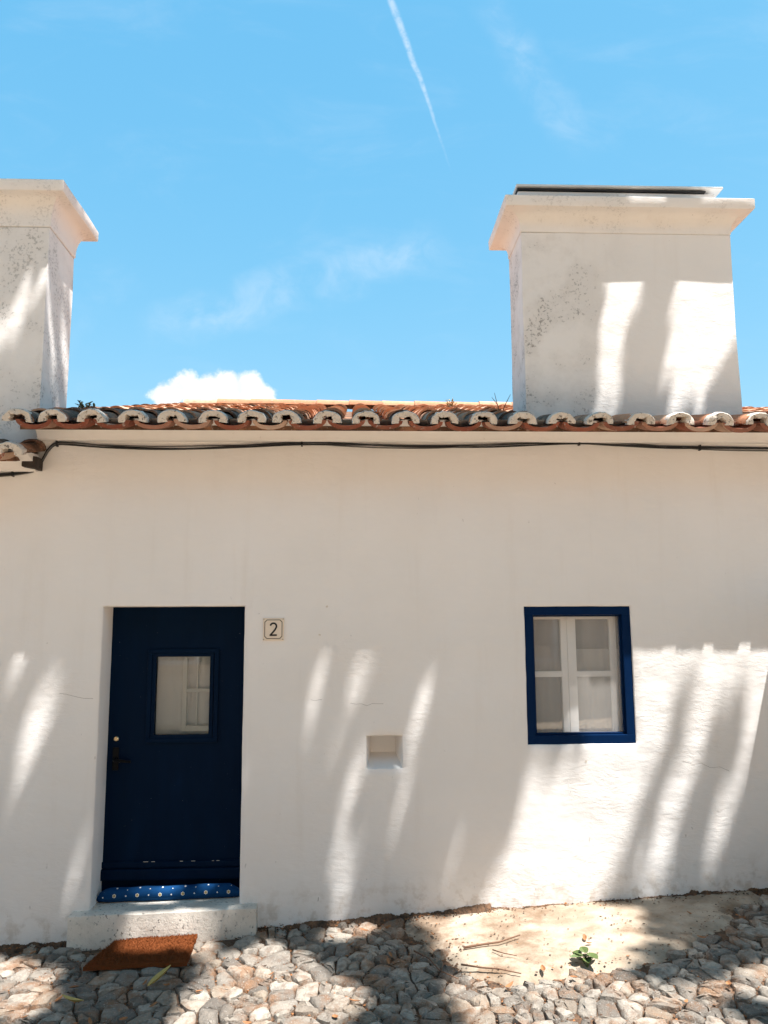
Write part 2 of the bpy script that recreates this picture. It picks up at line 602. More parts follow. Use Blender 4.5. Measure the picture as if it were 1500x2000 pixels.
def steps(a, b, st, extra=()):
    n = max(1, round((b - a) / st))
    v = [a + (b - a) * i / n for i in range(n + 1)] + [e for e in extra if a < e < b]
    v.sort()
    out = [v[0]]
    for q in v[1:]:
        if q - out[-1] > 0.004:
            out.append(q)
        elif q in extra:
            out[-1] = q
    return out


def wall_sheet(name, x0, x1, z0, z1, openings, depth, mat, parent, st=0.06):
    """plastered facade with openings; the reveals run back from the same uneven front edge"""
    ex = [v for o in openings for v in (o[0], o[1])]
    ez = [v for o in openings for v in (o[2], o[3])]
    xs, zs = steps(x0, x1, st, ex), steps(z0, z1, st, ez)
    bm = bmesh.new()
    V = {}

    def v(i, j):
        if (i, j) not in V:
            V[i, j] = bm.verts.new((xs[i], lump(xs[i], zs[j]), zs[j]))
        return V[i, j]
    inside = lambda cx, cz: any(o[0] < cx < o[1] and o[2] < cz < o[3] for o in openings)
    for i in range(len(xs) - 1):
        for j in range(len(zs) - 1):
            if not inside((xs[i] + xs[i + 1]) / 2, (zs[j] + zs[j + 1]) / 2):
                bm.faces.new((v(i, j), v(i + 1, j), v(i + 1, j + 1), v(i, j + 1)))
    # soft arris and reveal
    for (a, b, c, d, dep, splay) in openings:
        loop = [(x, c) for x in xs if a - 1e-4 <= x <= b + 1e-4] + [(b, z) for z in zs if c + 1e-4 < z <= d + 1e-4]
        loop += [(x, d) for x in reversed(xs) if a - 1e-4 <= x < b - 1e-4] + [(a, z) for z in reversed(zs) if c + 1e-4 < z < d - 1e-4]
        cx, cz = (a + b) / 2, (c + d) / 2
        prev = None
        for k, (ins, yy) in enumerate(((0.0, 0.0), (0.004, 0.003), (0.006, 0.010), (0.006 + splay, dep))):
            ring = []
            for (x, z) in loop:
                dx_ = (1 if x < a + 1e-4 else -1 if x > b - 1e-4 else 0)
                dz_ = (1 if z < c + 1e-4 else -1 if z > d - 1e-4 else 0)
                wobble = 0.0025 * mnoise.noise(Vector((x * 9, z * 9, 1.0))) if 0 < k < 3 else 0
                ring.append(bm.verts.new((x + dx_ * (ins + wobble), lump(x, z) + yy, z + dz_ * (ins + wobble))))
            if prev:
                for q in range(len(ring)):
                    bm.faces.new((prev[q], prev[(q + 1) % len(ring)], ring[(q + 1) % len(ring)], ring[q]))
            prev = ring
    bmesh.ops.remove_doubles(bm, verts=bm.verts, dist=0.0004)
    o = mesh_obj(name, bm, mat, parent, smooth=True)
    o.data.set_sharp_from_angle(angle=math.radians(50))
    return o


# ------------------------------------------------------------------ ground
bm = bmesh.new()
gx = [-400, -150, -60, -25, -12, -9] + [-8 + i for i in range(17)] + [9, 12, 25, 60, 150, 400]
gy = [-400, -150, -60, -25, -12, -8, -6, -5, -4, -3, -2, -1, 0, 0.3, 12, 40, 150, 400]
rows = [[bm.verts.new((x, y, gz(x) - 0.011)) for x in gx] for y in gy]
for j in range(len(gy) - 1):
    for i in range(len(gx) - 1):
        bm.faces.new((rows[j][i], rows[j][i + 1], rows[j + 1][i + 1], rows[j + 1][i]))
ground = tag(mesh_obj('ground', bm, 'soil'), 'earth lane paved with rough grey stones, sloping along the cottage', 'ground', kind='structure')

CONC = [(0.311, 0.03), (1.107, 0.03), (1.91, 0.03), (2.52, 0.03), (2.48, -0.12), (2.24, -0.20), (2.167, -0.38), (1.90, -0.56), (1.778, -0.675), (1.427, -0.85), (1.156, -0.84), (0.82, -0.93), (0.58, -0.74), (0.52, -0.55), (0.44, -0.359), (0.329, -0.214)]


def in_poly(p, poly):
    x, y = p
    c = False
    for i in range(len(poly)):
        x1, y1 = poly[i]
        x2, y2 = poly[i - 1]
        if (y1 > y) != (y2 > y) and x < (x2 - x1) * (y - y1) / (y2 - y1) + x1:
            c = not c
    return c


def poly_dist(p, poly):
    best = 9
    P = Vector(p)
    for i in range(len(poly)):
        a, b = Vector(poly[i - 1]), Vector(poly[i])
        t = max(0, min(1, (P - a).dot(b - a) / max(1e-9, (b - a).length_squared)))
        best = min(best, (P - (a + (b - a) * t)).length)
    return best


# worn concrete apron at the wall foot: a rough height field that sinks under the soil at its ragged edge
bm = bmesh.new()
CS = 0.022
cx_n, cy_n = int(2.5 / CS), int(1.2 / CS)
grid = {}
for i in range(cx_n + 1):
    for j in range(cy_n + 1):
        x, y = 0.2 + i * CS, 0.03 - j * CS
        sd = poly_dist((x, y), CONC) * (1 if in_poly((x, y), CONC) else -1)
        if y > -0.03:
            sd = max(sd, 0.03 if 0.33 < x < 2.5 else sd)
        sd += 0.035 * mnoise.noise(Vector((x * 6, y * 6, 0))) + 0.02 * mnoise.noise(Vector((x * 19, y * 19, 3)))
        if sd > -0.09:
            h = max(-0.035, min(0.018, sd * 0.40)) + 0.007 * mnoise.noise(Vector((x * 4, y * 4, 2))) + 0.0025 * mnoise.noise(Vector((x * 22, y * 22, 6)))
            grid[i, j] = bm.verts.new((x + U(-.005, .005), y + U(-.005, .005), gz(x) + h))
for (i, j) in list(grid):
    q = [grid.get(k) for k in ((i, j), (i + 1, j), (i + 1, j + 1), (i, j + 1))]
    if all(q):
        bm.faces.new(q)
tag(mesh_obj('concrete_patch', bm, 'worn_concrete', smooth=True), 'worn pale concrete apron patched into the cobbles at the wall foot', 'paving', kind='structure')

# cobbles: irregular cells, each a low rounded stone
STEP = (-1.70, -0.585, -0.085)
seeds = []
X0, X1, Y0, Y1 = -4.6, 5.2, -3.0, 0.10
sp = 0.106
ny = int((Y1 - Y0) / (sp * 0.9))
for j in range(ny + 1):
    for i in range(int((X1 - X0) / sp) + 1):
        x = X0 + i * sp + (0.5 * sp if j % 2 else 0) + U(-0.62, 0.62) * sp
        y = Y0 + j * sp * 0.9 + U(-0.62, 0.62) * sp
        if R() < 0.15:
            continue
        seeds.append((x, y))
        if R() < 0.24:
            seeds.append((x + U(.3, .6) * sp, y + U(.3, .6) * sp))
cellmap = {}
for k, s in enumerate(seeds):
    cellmap.setdefault((int(s[0] // 0.3), int(s[1] // 0.3)), []).append(k)


def cell(k):
    sx, sy = seeds[k]
    poly = [(sx - .16, sy - .16), (sx + .16, sy - .16), (sx + .16, sy + .16), (sx - .16, sy + .16)]
    cx, cy = int(sx // 0.3), int(sy // 0.3)
    for ax in (-1, 0, 1):
        for ay in (-1, 0, 1):
            for q in cellmap.get((cx + ax, cy + ay), ()):
                if q == k:
                    continue
                ox, oy = seeds[q]
                nx, ny_ = ox - sx, oy - sy
                L = math.hypot(nx, ny_)
                if L > 0.42 or L < 1e-6:
                    continue
                nx, ny_ = nx / L, ny_ / L
                d = nx * (sx + ox) / 2 + ny_ * (sy + oy) / 2
                res = []
                for i in range(len(poly)):
                    p, pn = poly[i], poly[(i + 1) % len(poly)]
                    dp, dn = nx * p[0] + ny_ * p[1] - d, nx * pn[0] + ny_ * pn[1] - d
                    if dp <= 0:
                        res.append(p)
                    if dp * dn < 0:
                        t = dp / (dp - dn)
                        res.append((p[0] + (pn[0] - p[0]) * t, p[1] + (pn[1] - p[1]) * t))
                poly = res
                if len(poly) < 3:
                    return None
    return poly


def stone_geo(poly):
    """rings of a stone around its own centre"""
    n = len(poly)
    cx, cy = sum(p[0] for p in poly) / n, sum(p[1] for p in poly) / n
    # drop tiny edges, cut the corners
    pts = []
    for i in range(n):
        a, b = Vector(poly[i]), Vector(poly[(i + 1) % n])
        if (b - a).length > 0.022:
            cut = U(0.07, 0.20)
            pts += [a.lerp(b, cut), a.lerp(b, 1 - cut)]
    if len(pts) < 5:
        return None
    c = Vector((cx, cy))
    size = sum((p - c).length for p in pts) / len(pts)
    if size < 0.026:
        return None
    gap = U(0.003, 0.010)
    tiltx, tilty = U(-.12, .12), U(-.12, .12)
    top = U(0.000, 0.017)
    rings = []
    for (ins, h, jit) in ((gap * 0.6, -0.045, 0.002), (gap, -0.002, 0.004), (gap + U(.004, .009), top * 0.80, 0.006), (gap + size * U(.3, .5), top + 0.003, 0.009)):
        ring = []
        for p in pts:
            d = p - c
            f = max(0.15, 1 - ins / d.length)
            q = d * f + Vector((U(-jit, jit), U(-jit, jit)))
            ring.append((q.x, q.y, h + (q.x * tiltx + q.y * tilty if h > -0.01 else 0) + U(-1, 1) * jit * 0.7))
        rings.append(ring)
    return c, rings, top + 0.007


def stone_into(bm, rings, top, off=(0, 0, 0)):
    ox, oy, oz = off
    prev = None
    for ring in rings:
        vs_ = [bm.verts.new((x + ox, y + oy, z + oz)) for (x, y, z) in ring]
        if prev:
            for i in range(len(vs_)):
                bm.faces.new((prev[i - 1], prev[i], vs_[i], vs_[i - 1]))
        prev = vs_
    cv_ = bm.verts.new((ox, oy, top + oz))
    for i in range(len(prev)):
        bm.faces.new((prev[i - 1], prev[i], cv_))


def pix(p):
    v = Vector(p) - CAM
    z = v.dot(fwd)
    if z < 0.1:
        return (-9999, -9999, 1)
    return (750 + 1502 * v.dot(cr) / z, 1000 - 1502 * v.dot(cu) / z, z)


stones = []
for k, (sx, sy) in enumerate(seeds):
    if in_poly((sx, sy), CONC) or poly_dist((sx, sy), CONC) < 0.035:
        continue
    if sy > -0.035:
        continue
    if STEP[0] - 0.03 < sx < STEP[1] + 0.03 and sy > STEP[2] - 0.05:
        continue
    poly = cell(k)
    if not poly:
        continue
    s = stone_geo(poly)
    if s:
        u, v, z = pix((s[0].x, s[0].y, gz(s[0].x)))
        area = (max(p[0] for p in s[1][1]) - min(p[0] for p in s[1][1])) * (max(p[1] for p in s[1][1]) - min(p[1] for p in s[1][1])) / z ** 3
        vis = -30 < u < 1530 and v < 2040
        stones.append((area if vis else 0.0, s))
stones.sort(key=lambda q: -q[0])
rest = bmesh.new()
for i, (area, (c, rings, top)) in enumerate(stones):
    if area > 0 and i < 300:
        bm = bmesh.new()
        stone_into(bm, rings, top)
        o = mesh_obj('cobble', bm, 'cobble_stone', ground, smooth=True)
        o.data.set_sharp_from_angle(angle=math.radians(52))
        o.location = (c.x, c.y, gz(c.x))
    else:
        stone_into(rest, rings, top, (c.x, c.y, gz(c.x)))
cf = tag(mesh_obj('cobble_field', rest, 'cobble_stone', ground, smooth=True), kind='stuff')
cf.data.set_sharp_from_angle(angle=math.radians(52))

# ------------------------------------------------------------------ the cottage
house = tag(empty('white_cottage', (1.3, 0, 0.1)), 'low whitewashed cottage with navy door, blue framed window and terracotta tiled roof', 'house')


def hp(o):
    """parent to the cottage, keeping world coordinates"""
    o.parent = house
    o.matrix_parent_inverse = Matrix.Translation(house.location).inverted()
    return o


XL, XR = -2.05, 4.7
DOOR = (-1.597, -0.690, 0.110, 1.980)
WIN = (1.104, 1.813, 1.086, 1.968)
NI = (0.077, 0.315, 0.953, 1.162)
hp(wall_sheet('wall', XL, XR, -0.35, 3.13, [(*DOOR, 0.24, 0.0), (*WIN, 0.22, 0.0), (*NI, 0.012, 0.0)], 0, 'plaster_wall', None))

# funnel niche
bm = bmesh.new()
fr_ = [(NI[0] + .006, NI[2] + .006), (NI[1] - .006, NI[2] + .006), (NI[1] - .006, NI[3] - .006), (NI[0] + .006, NI[3] - .006)]
bk_ = [(0.112, 1.026), (0.275, 1.026), (0.275, 1.150), (0.112, 1.150)]
va = [bm.verts.new((x, 0.010 + lump(x, z), z)) for x, z in fr_]
vb = [bm.verts.new((x, 0.20, z)) for x, z in bk_]
for i in range(4):
    bm.faces.new((va[i - 1], va[i], vb[i], vb[i - 1]))
bm.faces.new(vb)
hp(mesh_obj('niche', bm, 'plaster_wall'))

# side and back walls, floor of the house, inner room
bm = bmesh.new()
add_box(bm, XL + 0.002, XL + 0.25, 0.03, 8.9, -0.3, 3.1)
add_box(bm, XR - 0.25, XR - 0.002, 0.03, 8.9, -0.3, 3.1)
add_box(bm, XL + 0.25, XR - 0.25, 8.65, 8.9, -0.3, 3.1)
hp(mesh_obj('rear_wall', bm, 'plaster_wall'))
bm = bmesh.new()
add_box(bm, XL + 0.27, XR - 0.27, 3.0, 3.1, 0.1, 3.0)
add_box(bm, XL + 0.27, XR - 0.27, 0.26, 3.0, 0.05, 0.12)
add_box(bm, XL + 0.27, XR - 0.27, 0.26, 3.0, 2.6, 2.7)
add_box(bm, 0.3, 0.4, 0.26, 2.99, 0.13, 2.59)
hp(mesh_obj('interior_wall', bm, 'interior_plaster'))

# hairline cracks and a knocked-off chip
for pts in ([(-0.02, 1.362), (0.02, 1.352), (0.05, 1.358), (0.085, 1.346), (0.12, 1.357), (0.165, 1.352), (0.19, 1.357)], [(-0.27, 1.386), (-0.24, 1.38), (-0.215, 1.385), (-0.20, 1.382)],
            [(-1.84, 1.44), (-1.80, 1.432), (-1.74, 1.415), (-1.69, 1.405), (-1.63, 1.402)], [(2.10, 0.98), (2.17, 0.955), (2.22, 0.962), (2.28, 0.935), (2.34, 0.94), (2.40, 0.915)]):
    bm = bmesh.new()
    add_tube(bm, [(x, lump(x, z) + 0.0004, z + U(-.003, .003)) for x, z in pts], 0.0010, 5)
    hp(mesh_obj('crack', bm, 'crack_line'))
for (x, z) in ((1.475, 0.985), (-0.215, 1.79), (-0.17, 1.97)):
    bm = bmesh.new()
    n = 9
    vs_ = [bm.verts.new((x + math.cos(k * 6.283 / n) * U(.005, .010), lump(x, z) - 0.0012, z + math.sin(k * 6.283 / n) * U(.004, .009))) for k in range(n)]
    bm.faces.new(vs_)
    hp(mesh_obj('plaster_chip', bm, 'step_stone'))

# cornice: a swept cove under the eaves, ends returned
EAVE_Y, EAVE_Z = -0.345, 3.19


def cornice(name, xa, xb, z0, mat, top=0.10):
    prof = [(0.01, z0), (-0.050, z0 + 0.001), (-0.058, z0 + 0.006), (-0.060, z0 + 0.016), (-0.080, z0 + 0.045), (-0.13, z0 + 0.070), (-0.235, z0 + top), (-0.255, z0 + top + 0.008), (0.01, z0 + top + 0.03)]
    xs = steps(xa, xb, 0.12)
    bm = bmesh.new()
    rows_ = [[bm.verts.new((x, y + 0.5 * lump(x, z), z + 0.004 * mnoise.noise(Vector((x * 1.3, 0, 4))))) for (y, z) in prof] for x in xs]
    for i in range(len(xs) - 1):
        for k in range(len(prof) - 1):
            bm.faces.new((rows_[i][k], rows_[i + 1][k], rows_[i + 1][k + 1], rows_[i][k + 1]))
    bm.faces.new(rows_[0])
    bm.faces.new(rows_[-1])
    o = mesh_obj(name, bm, mat, smooth=True)
    o.data.set_sharp_from_angle(angle=math.radians(38))
    return o


hp(cornice('cornice', XL + 0.01, XR, 3.048, 'plaster_wall', 0.085))

# roof
SLOPE = 0.293
ang = math.atan(SLOPE)
RIDGE_Y = 4.45


def roof_z(y, base=EAVE_Z):
    return base + SLOPE * (y - EAVE_Y)


def deck(name, xa, xb, base, mat):
    bm = bmesh.new()
    yf = -0.16
    z = lambda y: roof_z(y, base) - 0.125
    prof = [(yf, z(yf)), (RIDGE_Y, z(RIDGE_Y)), (2 * RIDGE_Y + 0.2, z(yf)), (2 * RIDGE_Y + 0.2, z(yf) - 0.05), (RIDGE_Y, z(RIDGE_Y) - 0.07), (yf, z(yf) - 0.03)]
    A = [bm.verts.new((xa, y, zz)) for y, zz in prof]
    B = [bm.verts.new((xb, y, zz)) for y, zz in prof]
    for i in range(6):
        bm.faces.new((A[i - 1], A[i], B[i], B[i - 1]))
    bm.faces.new((A[0], A[1], A[4], A[5]))
    bm.faces.new((A[1], A[2], A[3], A[4]))
    bm.faces.new((B[0], B[1], B[4], B[5]))
    bm.faces.new((B[1], B[2], B[3], B[4]))
    return mesh_obj(name, bm, mat)


roof = hp(deck('roof', XL - 0.06, XR + 0.06, EAVE_Z, 'tile_old'))


def half_tile(cover, length=0.43, seg=9, th=0.014):
    """tapered barrel tile, lower end at y=0; a cover arches up, a channel sags"""
    prof = []
    bm = bmesh.new()
    rings = []
    for (t, y) in ((0, 0), (0.5, length * 0.5), (1, length)):
        if cover:
            r = 0.088 - 0.013 * t
            hgt = 0.068 - 0.009 * t
        else:
            r = 0.112 - 0.012 * t
            hgt = 0.058 - 0.006 * t
        o_, i_ = [], []
        for k in range(seg + 1):
            a = math.pi * k / seg
            cx, cz = -math.cos(a), math.sin(a)
            if cover:
                o_.append((cx * r, y, cz * hgt))
                i_.append((cx * (r - th), y, cz * (hgt - th)))
            else:
                o_.append((cx * r, y, -cz * hgt))
                i_.append((cx * (r - th), y, -cz * (hgt - th)))
        rings.append([bm.verts.new(p) for p in o_ + list(reversed(i_))])
    n = len(rings[0])
    for j in range(2):
        for k in range(n):
            bm.faces.new((rings[j][k - 1], rings[j][k], rings[j + 1][k], rings[j + 1][k - 1]))
    for ring in (rings[0], rings[-1]):
        for k in range(seg):
            bm.faces.new((ring[k], ring[k + 1], ring[n - 2 - k], ring[n - 1 - k]))
    bmesh.ops.recalc_face_normals(bm, faces=bm.faces)
    return bm


def tile_mesh(name, cover, mat):
    bm = half_tile(cover, th=0.026 if 'channel' in mat else 0.014)
    me = bpy.data.meshes.new(name)
    bm.to_mesh(me)
    bm.free()
    for p in me.polygons:
        p.use_smooth = True
    me.set_sharp_from_angle(angle=math.radians(45))
    me.materials.append(MATS[mat])
    return me


TM = {(c, m): tile_mesh('roof_tile', c, m) for c in (True, False) for m in ('tile_old', 'tile_clean', 'tile_eave_channel')}
EXPO = 0.325


def tile_mx(x, row, cover, base, skew=0.0):
    s = row * EXPO + (U(-.012, .012) if row else U(-.006, .006))
    if not cover:
        s -= 0.012
    lift = 0.0 if cover else 0.006
    springing = base - 0.088
    y = EAVE_Y + s * math.cos(ang)
    z = springing + s * math.sin(ang) + lift + U(-.004, .004)
    rot = Matrix.Rotation(skew + U(-.018, .018), 4, 'Z') @ Matrix.Rotation(ang - 0.035, 4, 'X') @ Matrix.Rotation(U(-.03, .03), 4, 'Y')
    return Matrix.Translation((x + U(-.006, .006), y, z)) @ rot @ Matrix.Diagonal((U(.94, 1.06), U(.97, 1.03), U(.92, 1.07), 1))


def put_tile(me, mx, parent, name='roof_tile'):
    o = bpy.data.objects.new(name, me)
    COL.objects.link(o)
    o.parent = parent
    o.matrix_parent_inverse = parent.matrix_world.inverted() if False else Matrix.Identity(4)
    o.matrix_basis = mx
    return o


COVERS = [-2.045, -1.835, -1.602, -1.352, -1.112, -.862, -.627, -.412, -.16, .078, .323, .568, .813, 1.058, 1.302, 1.546, 1.808, 2.058, 2.313, 2.568, 2.813] + [3.06 + .247 * i for i in range(7)]
NROW = 15
field_old, field_clean = bmesh.new(), bmesh.new()


def clean_here(x, row):
    # older, blackened tiles along the eave; cleaner ones at its right end and up the slope
    if row == 0:
        return x > 1.7
    if row == 1:
        return x > 1.5 or R() < 0.25
    return R() < 0.93


def stamp(bm, me, mx):
    t = bmesh.new()
    t.from_mesh(me)
    t.transform(mx)
    tmp = bpy.data.meshes.new('tmp')
    t.to_mesh(tmp)
    t.free()
    bm.from_mesh(tmp)
    bpy.data.meshes.remove(tmp)


CH = ((1.188, 2.700, 0.10, 0.52), )


def in_chimney(x, y):
    return 1.10 < x < 2.79 and 0.0 < y + 0.2 < 0.62 and y > -0.1


count = 0
for row in range(NROW):
    for ci, x in enumerate(COVERS):
        y = EAVE_Y + row * EXPO * math.cos(ang)
        for cover in (False, True):
            xx = x
            if not cover:
                if ci == len(COVERS) - 1:
                    continue
                xx = (x + COVERS[ci + 1]) / 2
            if in_chimney(xx, y):
                continue
            skew = 0.16 if (cover and ci == 0 and row == 0) else 0.0
            mx = tile_mx(xx, row, cover, EAVE_Z, skew)
            cl = clean_here(xx, row)
            key = 'tile_clean' if cl else 'tile_old'
            if not cover and row == 0:
                key = 'tile_eave_channel'
            single = xx < 3.1 and count < 292 and ((cover and row <= 9) or (not cover and row <= 3))
            if single:
                put_tile(TM[cover, key], mx, roof)
                count += 1
            else:
                stamp(field_clean if cl else field_old, TM[cover, key], mx)
for bmf, mt in ((field_clean, 'tile_clean'), (field_old, 'tile_old')):
    o = mesh_obj('roof_tile_field', bmf, mt, roof, smooth=True, recalc=False)
    o.data.set_sharp_from_angle(angle=math.radians(45))
    tag(o, kind='stuff')


# mortar bedding that closes the open end of each eave cover, with a square hollow left in it
def collar(x, base, parent, skew=0.0, fill=1.0):
    bm = bmesh.new()
    n = 13
    hw, hh = U(.026, .042), U(.024, .036)
    ro = 0.0885
    front, back, inner = [], [], []
    ph = U(0, 50)
    for k in range(n + 1):
        a = math.pi * k / n
        w = 1 + 0.11 * mnoise.noise(Vector((k * 0.9, ph, 0)))
        ox, oz = -math.cos(a) * ro * w, math.sin(a) * 0.0690 * w
        m_ = max(abs(math.cos(a)) / hw, abs(math.sin(a)) / hh, 1e-6)
        ix, iz = -math.cos(a) / m_, math.sin(a) / m_
        ix += U(-.007, .007)
        iz += U(-.006, .006)
        if k in (0, n):
            oz -= U(.006, .014)
            iz -= U(.004, .010)
        front.append(((ox, oz), (ix, iz)))
    F = [[bm.verts.new((p[0] * sc_, yy + U(-.003, .003), p[1] * sc_)) for p in (f[0] for f in front)] for (yy, sc_) in ((0.05, 0.97), (-0.004, 1.0), (-0.014, 0.94))]
    I = [[bm.verts.new((p[0] * sc_, yy + U(-.002, .002), p[1] * sc_)) for p in (f[1] for f in front)] for (yy, sc_) in ((-0.014, 1.12), (-0.006, 1.0), (0.06, 0.95))]
    seq = F + I
    for j in range(len(seq) - 1):
        for k in range(n):
            bm.faces.new((seq[j][k], seq[j][k + 1], seq[j + 1][k + 1], seq[j + 1][k]))
    for k in (0, n):
        bm.faces.new([s_[k] for s_ in seq])
    o = mesh_obj('mortar_collar', bm, 'mortar', parent, smooth=True)
    o.data.set_sharp_from_angle(angle=math.radians(50))
    o.matrix_basis = Matrix.Translation((x, EAVE_Y - 0.002, base - 0.088)) @ Matrix.Rotation(skew, 4, 'Z') @ Matrix.Rotation(ang, 4, 'X')
    return o


for ci, x in enumerate(COVERS):
    collar(x, EAVE_Z, roof, 0.16 if ci == 0 else U(-.03, .03))

# ridge: half-round tiles end to end
rz = roof_z(RIDGE_Y) - 0.055
x = XL - 0.05
rt = TM[True, 'tile_clean']
while x < XR:
    mx = Matrix.Translation((x, RIDGE_Y, rz + U(-.006, .006) - 0.006 * (x + 2))) @ Matrix.Rotation(-math.pi / 2 + U(-.02, .02), 4, 'Z') @ Matrix.Diagonal((1.35, 1.02, 1.25, 1))
    put_tile(rt, mx, roof, 'ridge_tile')
    x += 0.41
# rear slope, one sheet of tiles seen by nobody: keep the deck only


# chimneys
def chimney(x0, x1, y0, y1, zb, zs, parent_fn, mat, capz=None):
    """plastered stack: uneven box up to a scored line, then a coved cap with a fascia"""
    bm = bmesh.new()
    xs, zs_ = steps(x0, x1, 0.08), steps(zb, zs, 0.08)
    ys = steps(y0, y1, 0.08)
    rim = [(x, y0) for x in xs] + [(x1, y) for y in ys[1:]] + [(x, y1) for x in reversed(xs[:-1])] + [(x0, y) for y in reversed(ys[1:-1])]

    def wob(x, y, z):
        return 0.006 * mnoise.noise(Vector((x * 2.2, y * 2.2 + 7, z * 2.2)))
    cxm, cym = (x0 + x1) / 2, (y0 + y1) / 2
    prev = None
    for z in zs_:
        ring = [bm.verts.new((x + math.copysign(1, x - cxm) * wob(x, y, z) * (1 if x in (x0, x1) else 0), y + math.copysign(1, y - cym) * wob(x, y, z) * (1 if y in (y0, y1) else 0), z)) for x, y in rim]
        if prev:
            for i in range(len(ring)):
                bm.faces.new((prev[i - 1], prev[i], ring[i], ring[i - 1]))
        prev = ring
    bm.faces.new(prev)
    body = parent_fn(mesh_obj('chimney', bm, mat, smooth=True))
    body.data.set_sharp_from_angle(angle=math.radians(40))
    return body


def cap_mesh(x0, x1, y0, y1, zs, o, h, fascia):
    bm = bmesh.new()
    prof = [(-0.004, zs + 0.003), (0.004, zs + 0.006), (0.006, zs + 0.012)]
    for k in range(0, 9):
        a = math.pi / 2 * k / 8
        prof.append((0.006 + (o * 0.62) * (1 - math.cos(a)), zs + 0.03 + (h - 0.034) * math.sin(a)))
    prof += [(o - 0.004, zs + h), (o, zs + h + 0.006), (o + 0.002, zs + h + fascia - 0.006), (o - 0.006, zs + h + fascia), (o - 0.10, zs + h + fascia + 0.012)]
    prev = None
    n = 14
    for (d, z) in prof:
        pts = []
        A, B, Cc, D = (x0 - d, y0 - d), (x1 + d, y0 - d), (x1 + d, y1 + d), (x0 - d, y1 + d)
        for (p, q) in ((A, B), (B, Cc), (Cc, D), (D, A)):
            for k in range(n):
                t = k / n
                px_, py_ = p[0] + (q[0] - p[0]) * t, p[1] + (q[1] - p[1]) * t
                w = 0.004 * mnoise.noise(Vector((px_ * 3, py_ * 3, z * 5)))
                pts.append(bm.verts.new((px_ + w, py_ + w, z + w)))
        if prev:
            for i in range(len(pts)):
                bm.faces.new((prev[i - 1], prev[i], pts[i], pts[i - 1]))
        prev = pts
    bm.faces.new(prev)
    o_ = mesh_obj('chimney_cap', bm, 'plaster_cap', smooth=True)
    o_.data.set_sharp_from_angle(angle=math.radians(40))
    return o_


chim = chimney(1.188, 2.700, 0.10, 0.52, 3.12, 4.60, hp, 'plaster_chimney_right')


def sub(o, parent):
    o.parent = parent
    o.matrix_parent_inverse = Matrix.Translation(-house.location) if parent is None else Matrix.Identity(4)
    return o


sub(cap_mesh(1.188, 2.700, 0.10, 0.52, 4.60, 0.128, 0.137, 0.080), chim)
bm = bmesh.new()
add_box(bm, 1.165, 2.59, 0.06, 0.56, 4.82, 4.895, 0.012)
sub(mesh_obj('chimney_crown', bm, 'plaster_cap'), chim)
bm = bmesh.new()
vs_ = add_box(bm, 1.160, 2.52, 0.045, 0.58, 4.8985, 4.9085, 0.003)
sub(mesh_obj('felt_layer', bm, 'bitumen'), chim)
bm = bmesh.new()
add_box(bm, 1.150, 2.64, 0.030, 0.62, 4.914, 4.928, 0.003)
for v in bm.verts:
    v.co.z += 0.010 * math.sin((v.co.x - 1.1) * 2.1)
    if v.co.x > 2.3:
        v.co.z += 0.006
sub(mesh_obj('cover_sheet', bm, 'sheet_metal'), chim)

# buttress beyond the window, unseen, added to cast the hard shadow edge
bm = bmesh.new()
add_box(bm, 2.83, 3.25, -0.44, -0.02, -0.2, 2.05, 0.02, 3)
hp(mesh_obj('shadow_buttress', bm, 'plaster_wall'))

# door
door = hp(box('door', DOOR[0] - 0.02, DOOR[1] + 0.02, 0.205, 0.245, 0.185, DOOR[3] + 0.02, 'navy_door_paint', None, 0.003))
# cut the light opening out of the leaf
bpy.data.objects.remove(door, do_unlink=True)
GX0, GX1, GZ0, GZ1 = -1.297, -0.945, 1.145, 1.651
bm = bmesh.new()
dx0, dx1, dz0, dz1 = DOOR[0] - 0.02, DOOR[1] + 0.02, 0.185, DOOR[3] + 0.02
xs = [dx0, GX0, GX1, dx1]
zs2 = [dz0, GZ0, GZ1, dz1]
for i in range(3):
    for j in range(3):
        if (i, j) != (1, 1):
            for yy in (0.205, 0.245):
                vs_ = [bm.verts.new(p) for p in ((xs[i], yy, zs2[j]), (xs[i + 1], yy, zs2[j]), (xs[i + 1], yy, zs2[j + 1]), (xs[i], yy, zs2[j + 1]))]
                bm.faces.new(vs_)
bmesh.ops.remove_doubles(bm, verts=bm.verts, dist=1e-4)
bed = [e for e in bm.edges if e.is_boundary and e.verts[0].co.y < 0.21]
ret = bmesh.ops.extrude_edge_only(bm, edges=bed)
for v in [q for q in ret['geom'] if isinstance(q, bmesh.types.BMVert)]:
    v.co.y = 0.245
bmesh.ops.remove_doubles(bm, verts=bm.verts, dist=1e-4)
door = hp(mesh_obj('door', bm, 'navy_door_paint'))
tag(door, 'dark navy painted door with a small glazed light')


def frame_strips(name, x0, x1, z0, z1, w, y0, y1, mat, bev=0.004, miter=True):
    bm = bmesh.new()
    add_box(bm, x0, x1, y0, y1, z1 - w, z1, bev)
    add_box(bm, x0, x1, y0, y1, z0, z0 + w, bev)
    add_box(bm, x0, x0 + w, y0 + 0.0008, y1, z0 + w - 0.002, z1 - w + 0.002, bev)
    add_box(bm, x1 - w, x1, y0 + 0.0008, y1, z0 + w - 0.002, z1 - w + 0.002, bev)
    return mesh_obj(name, bm, mat)


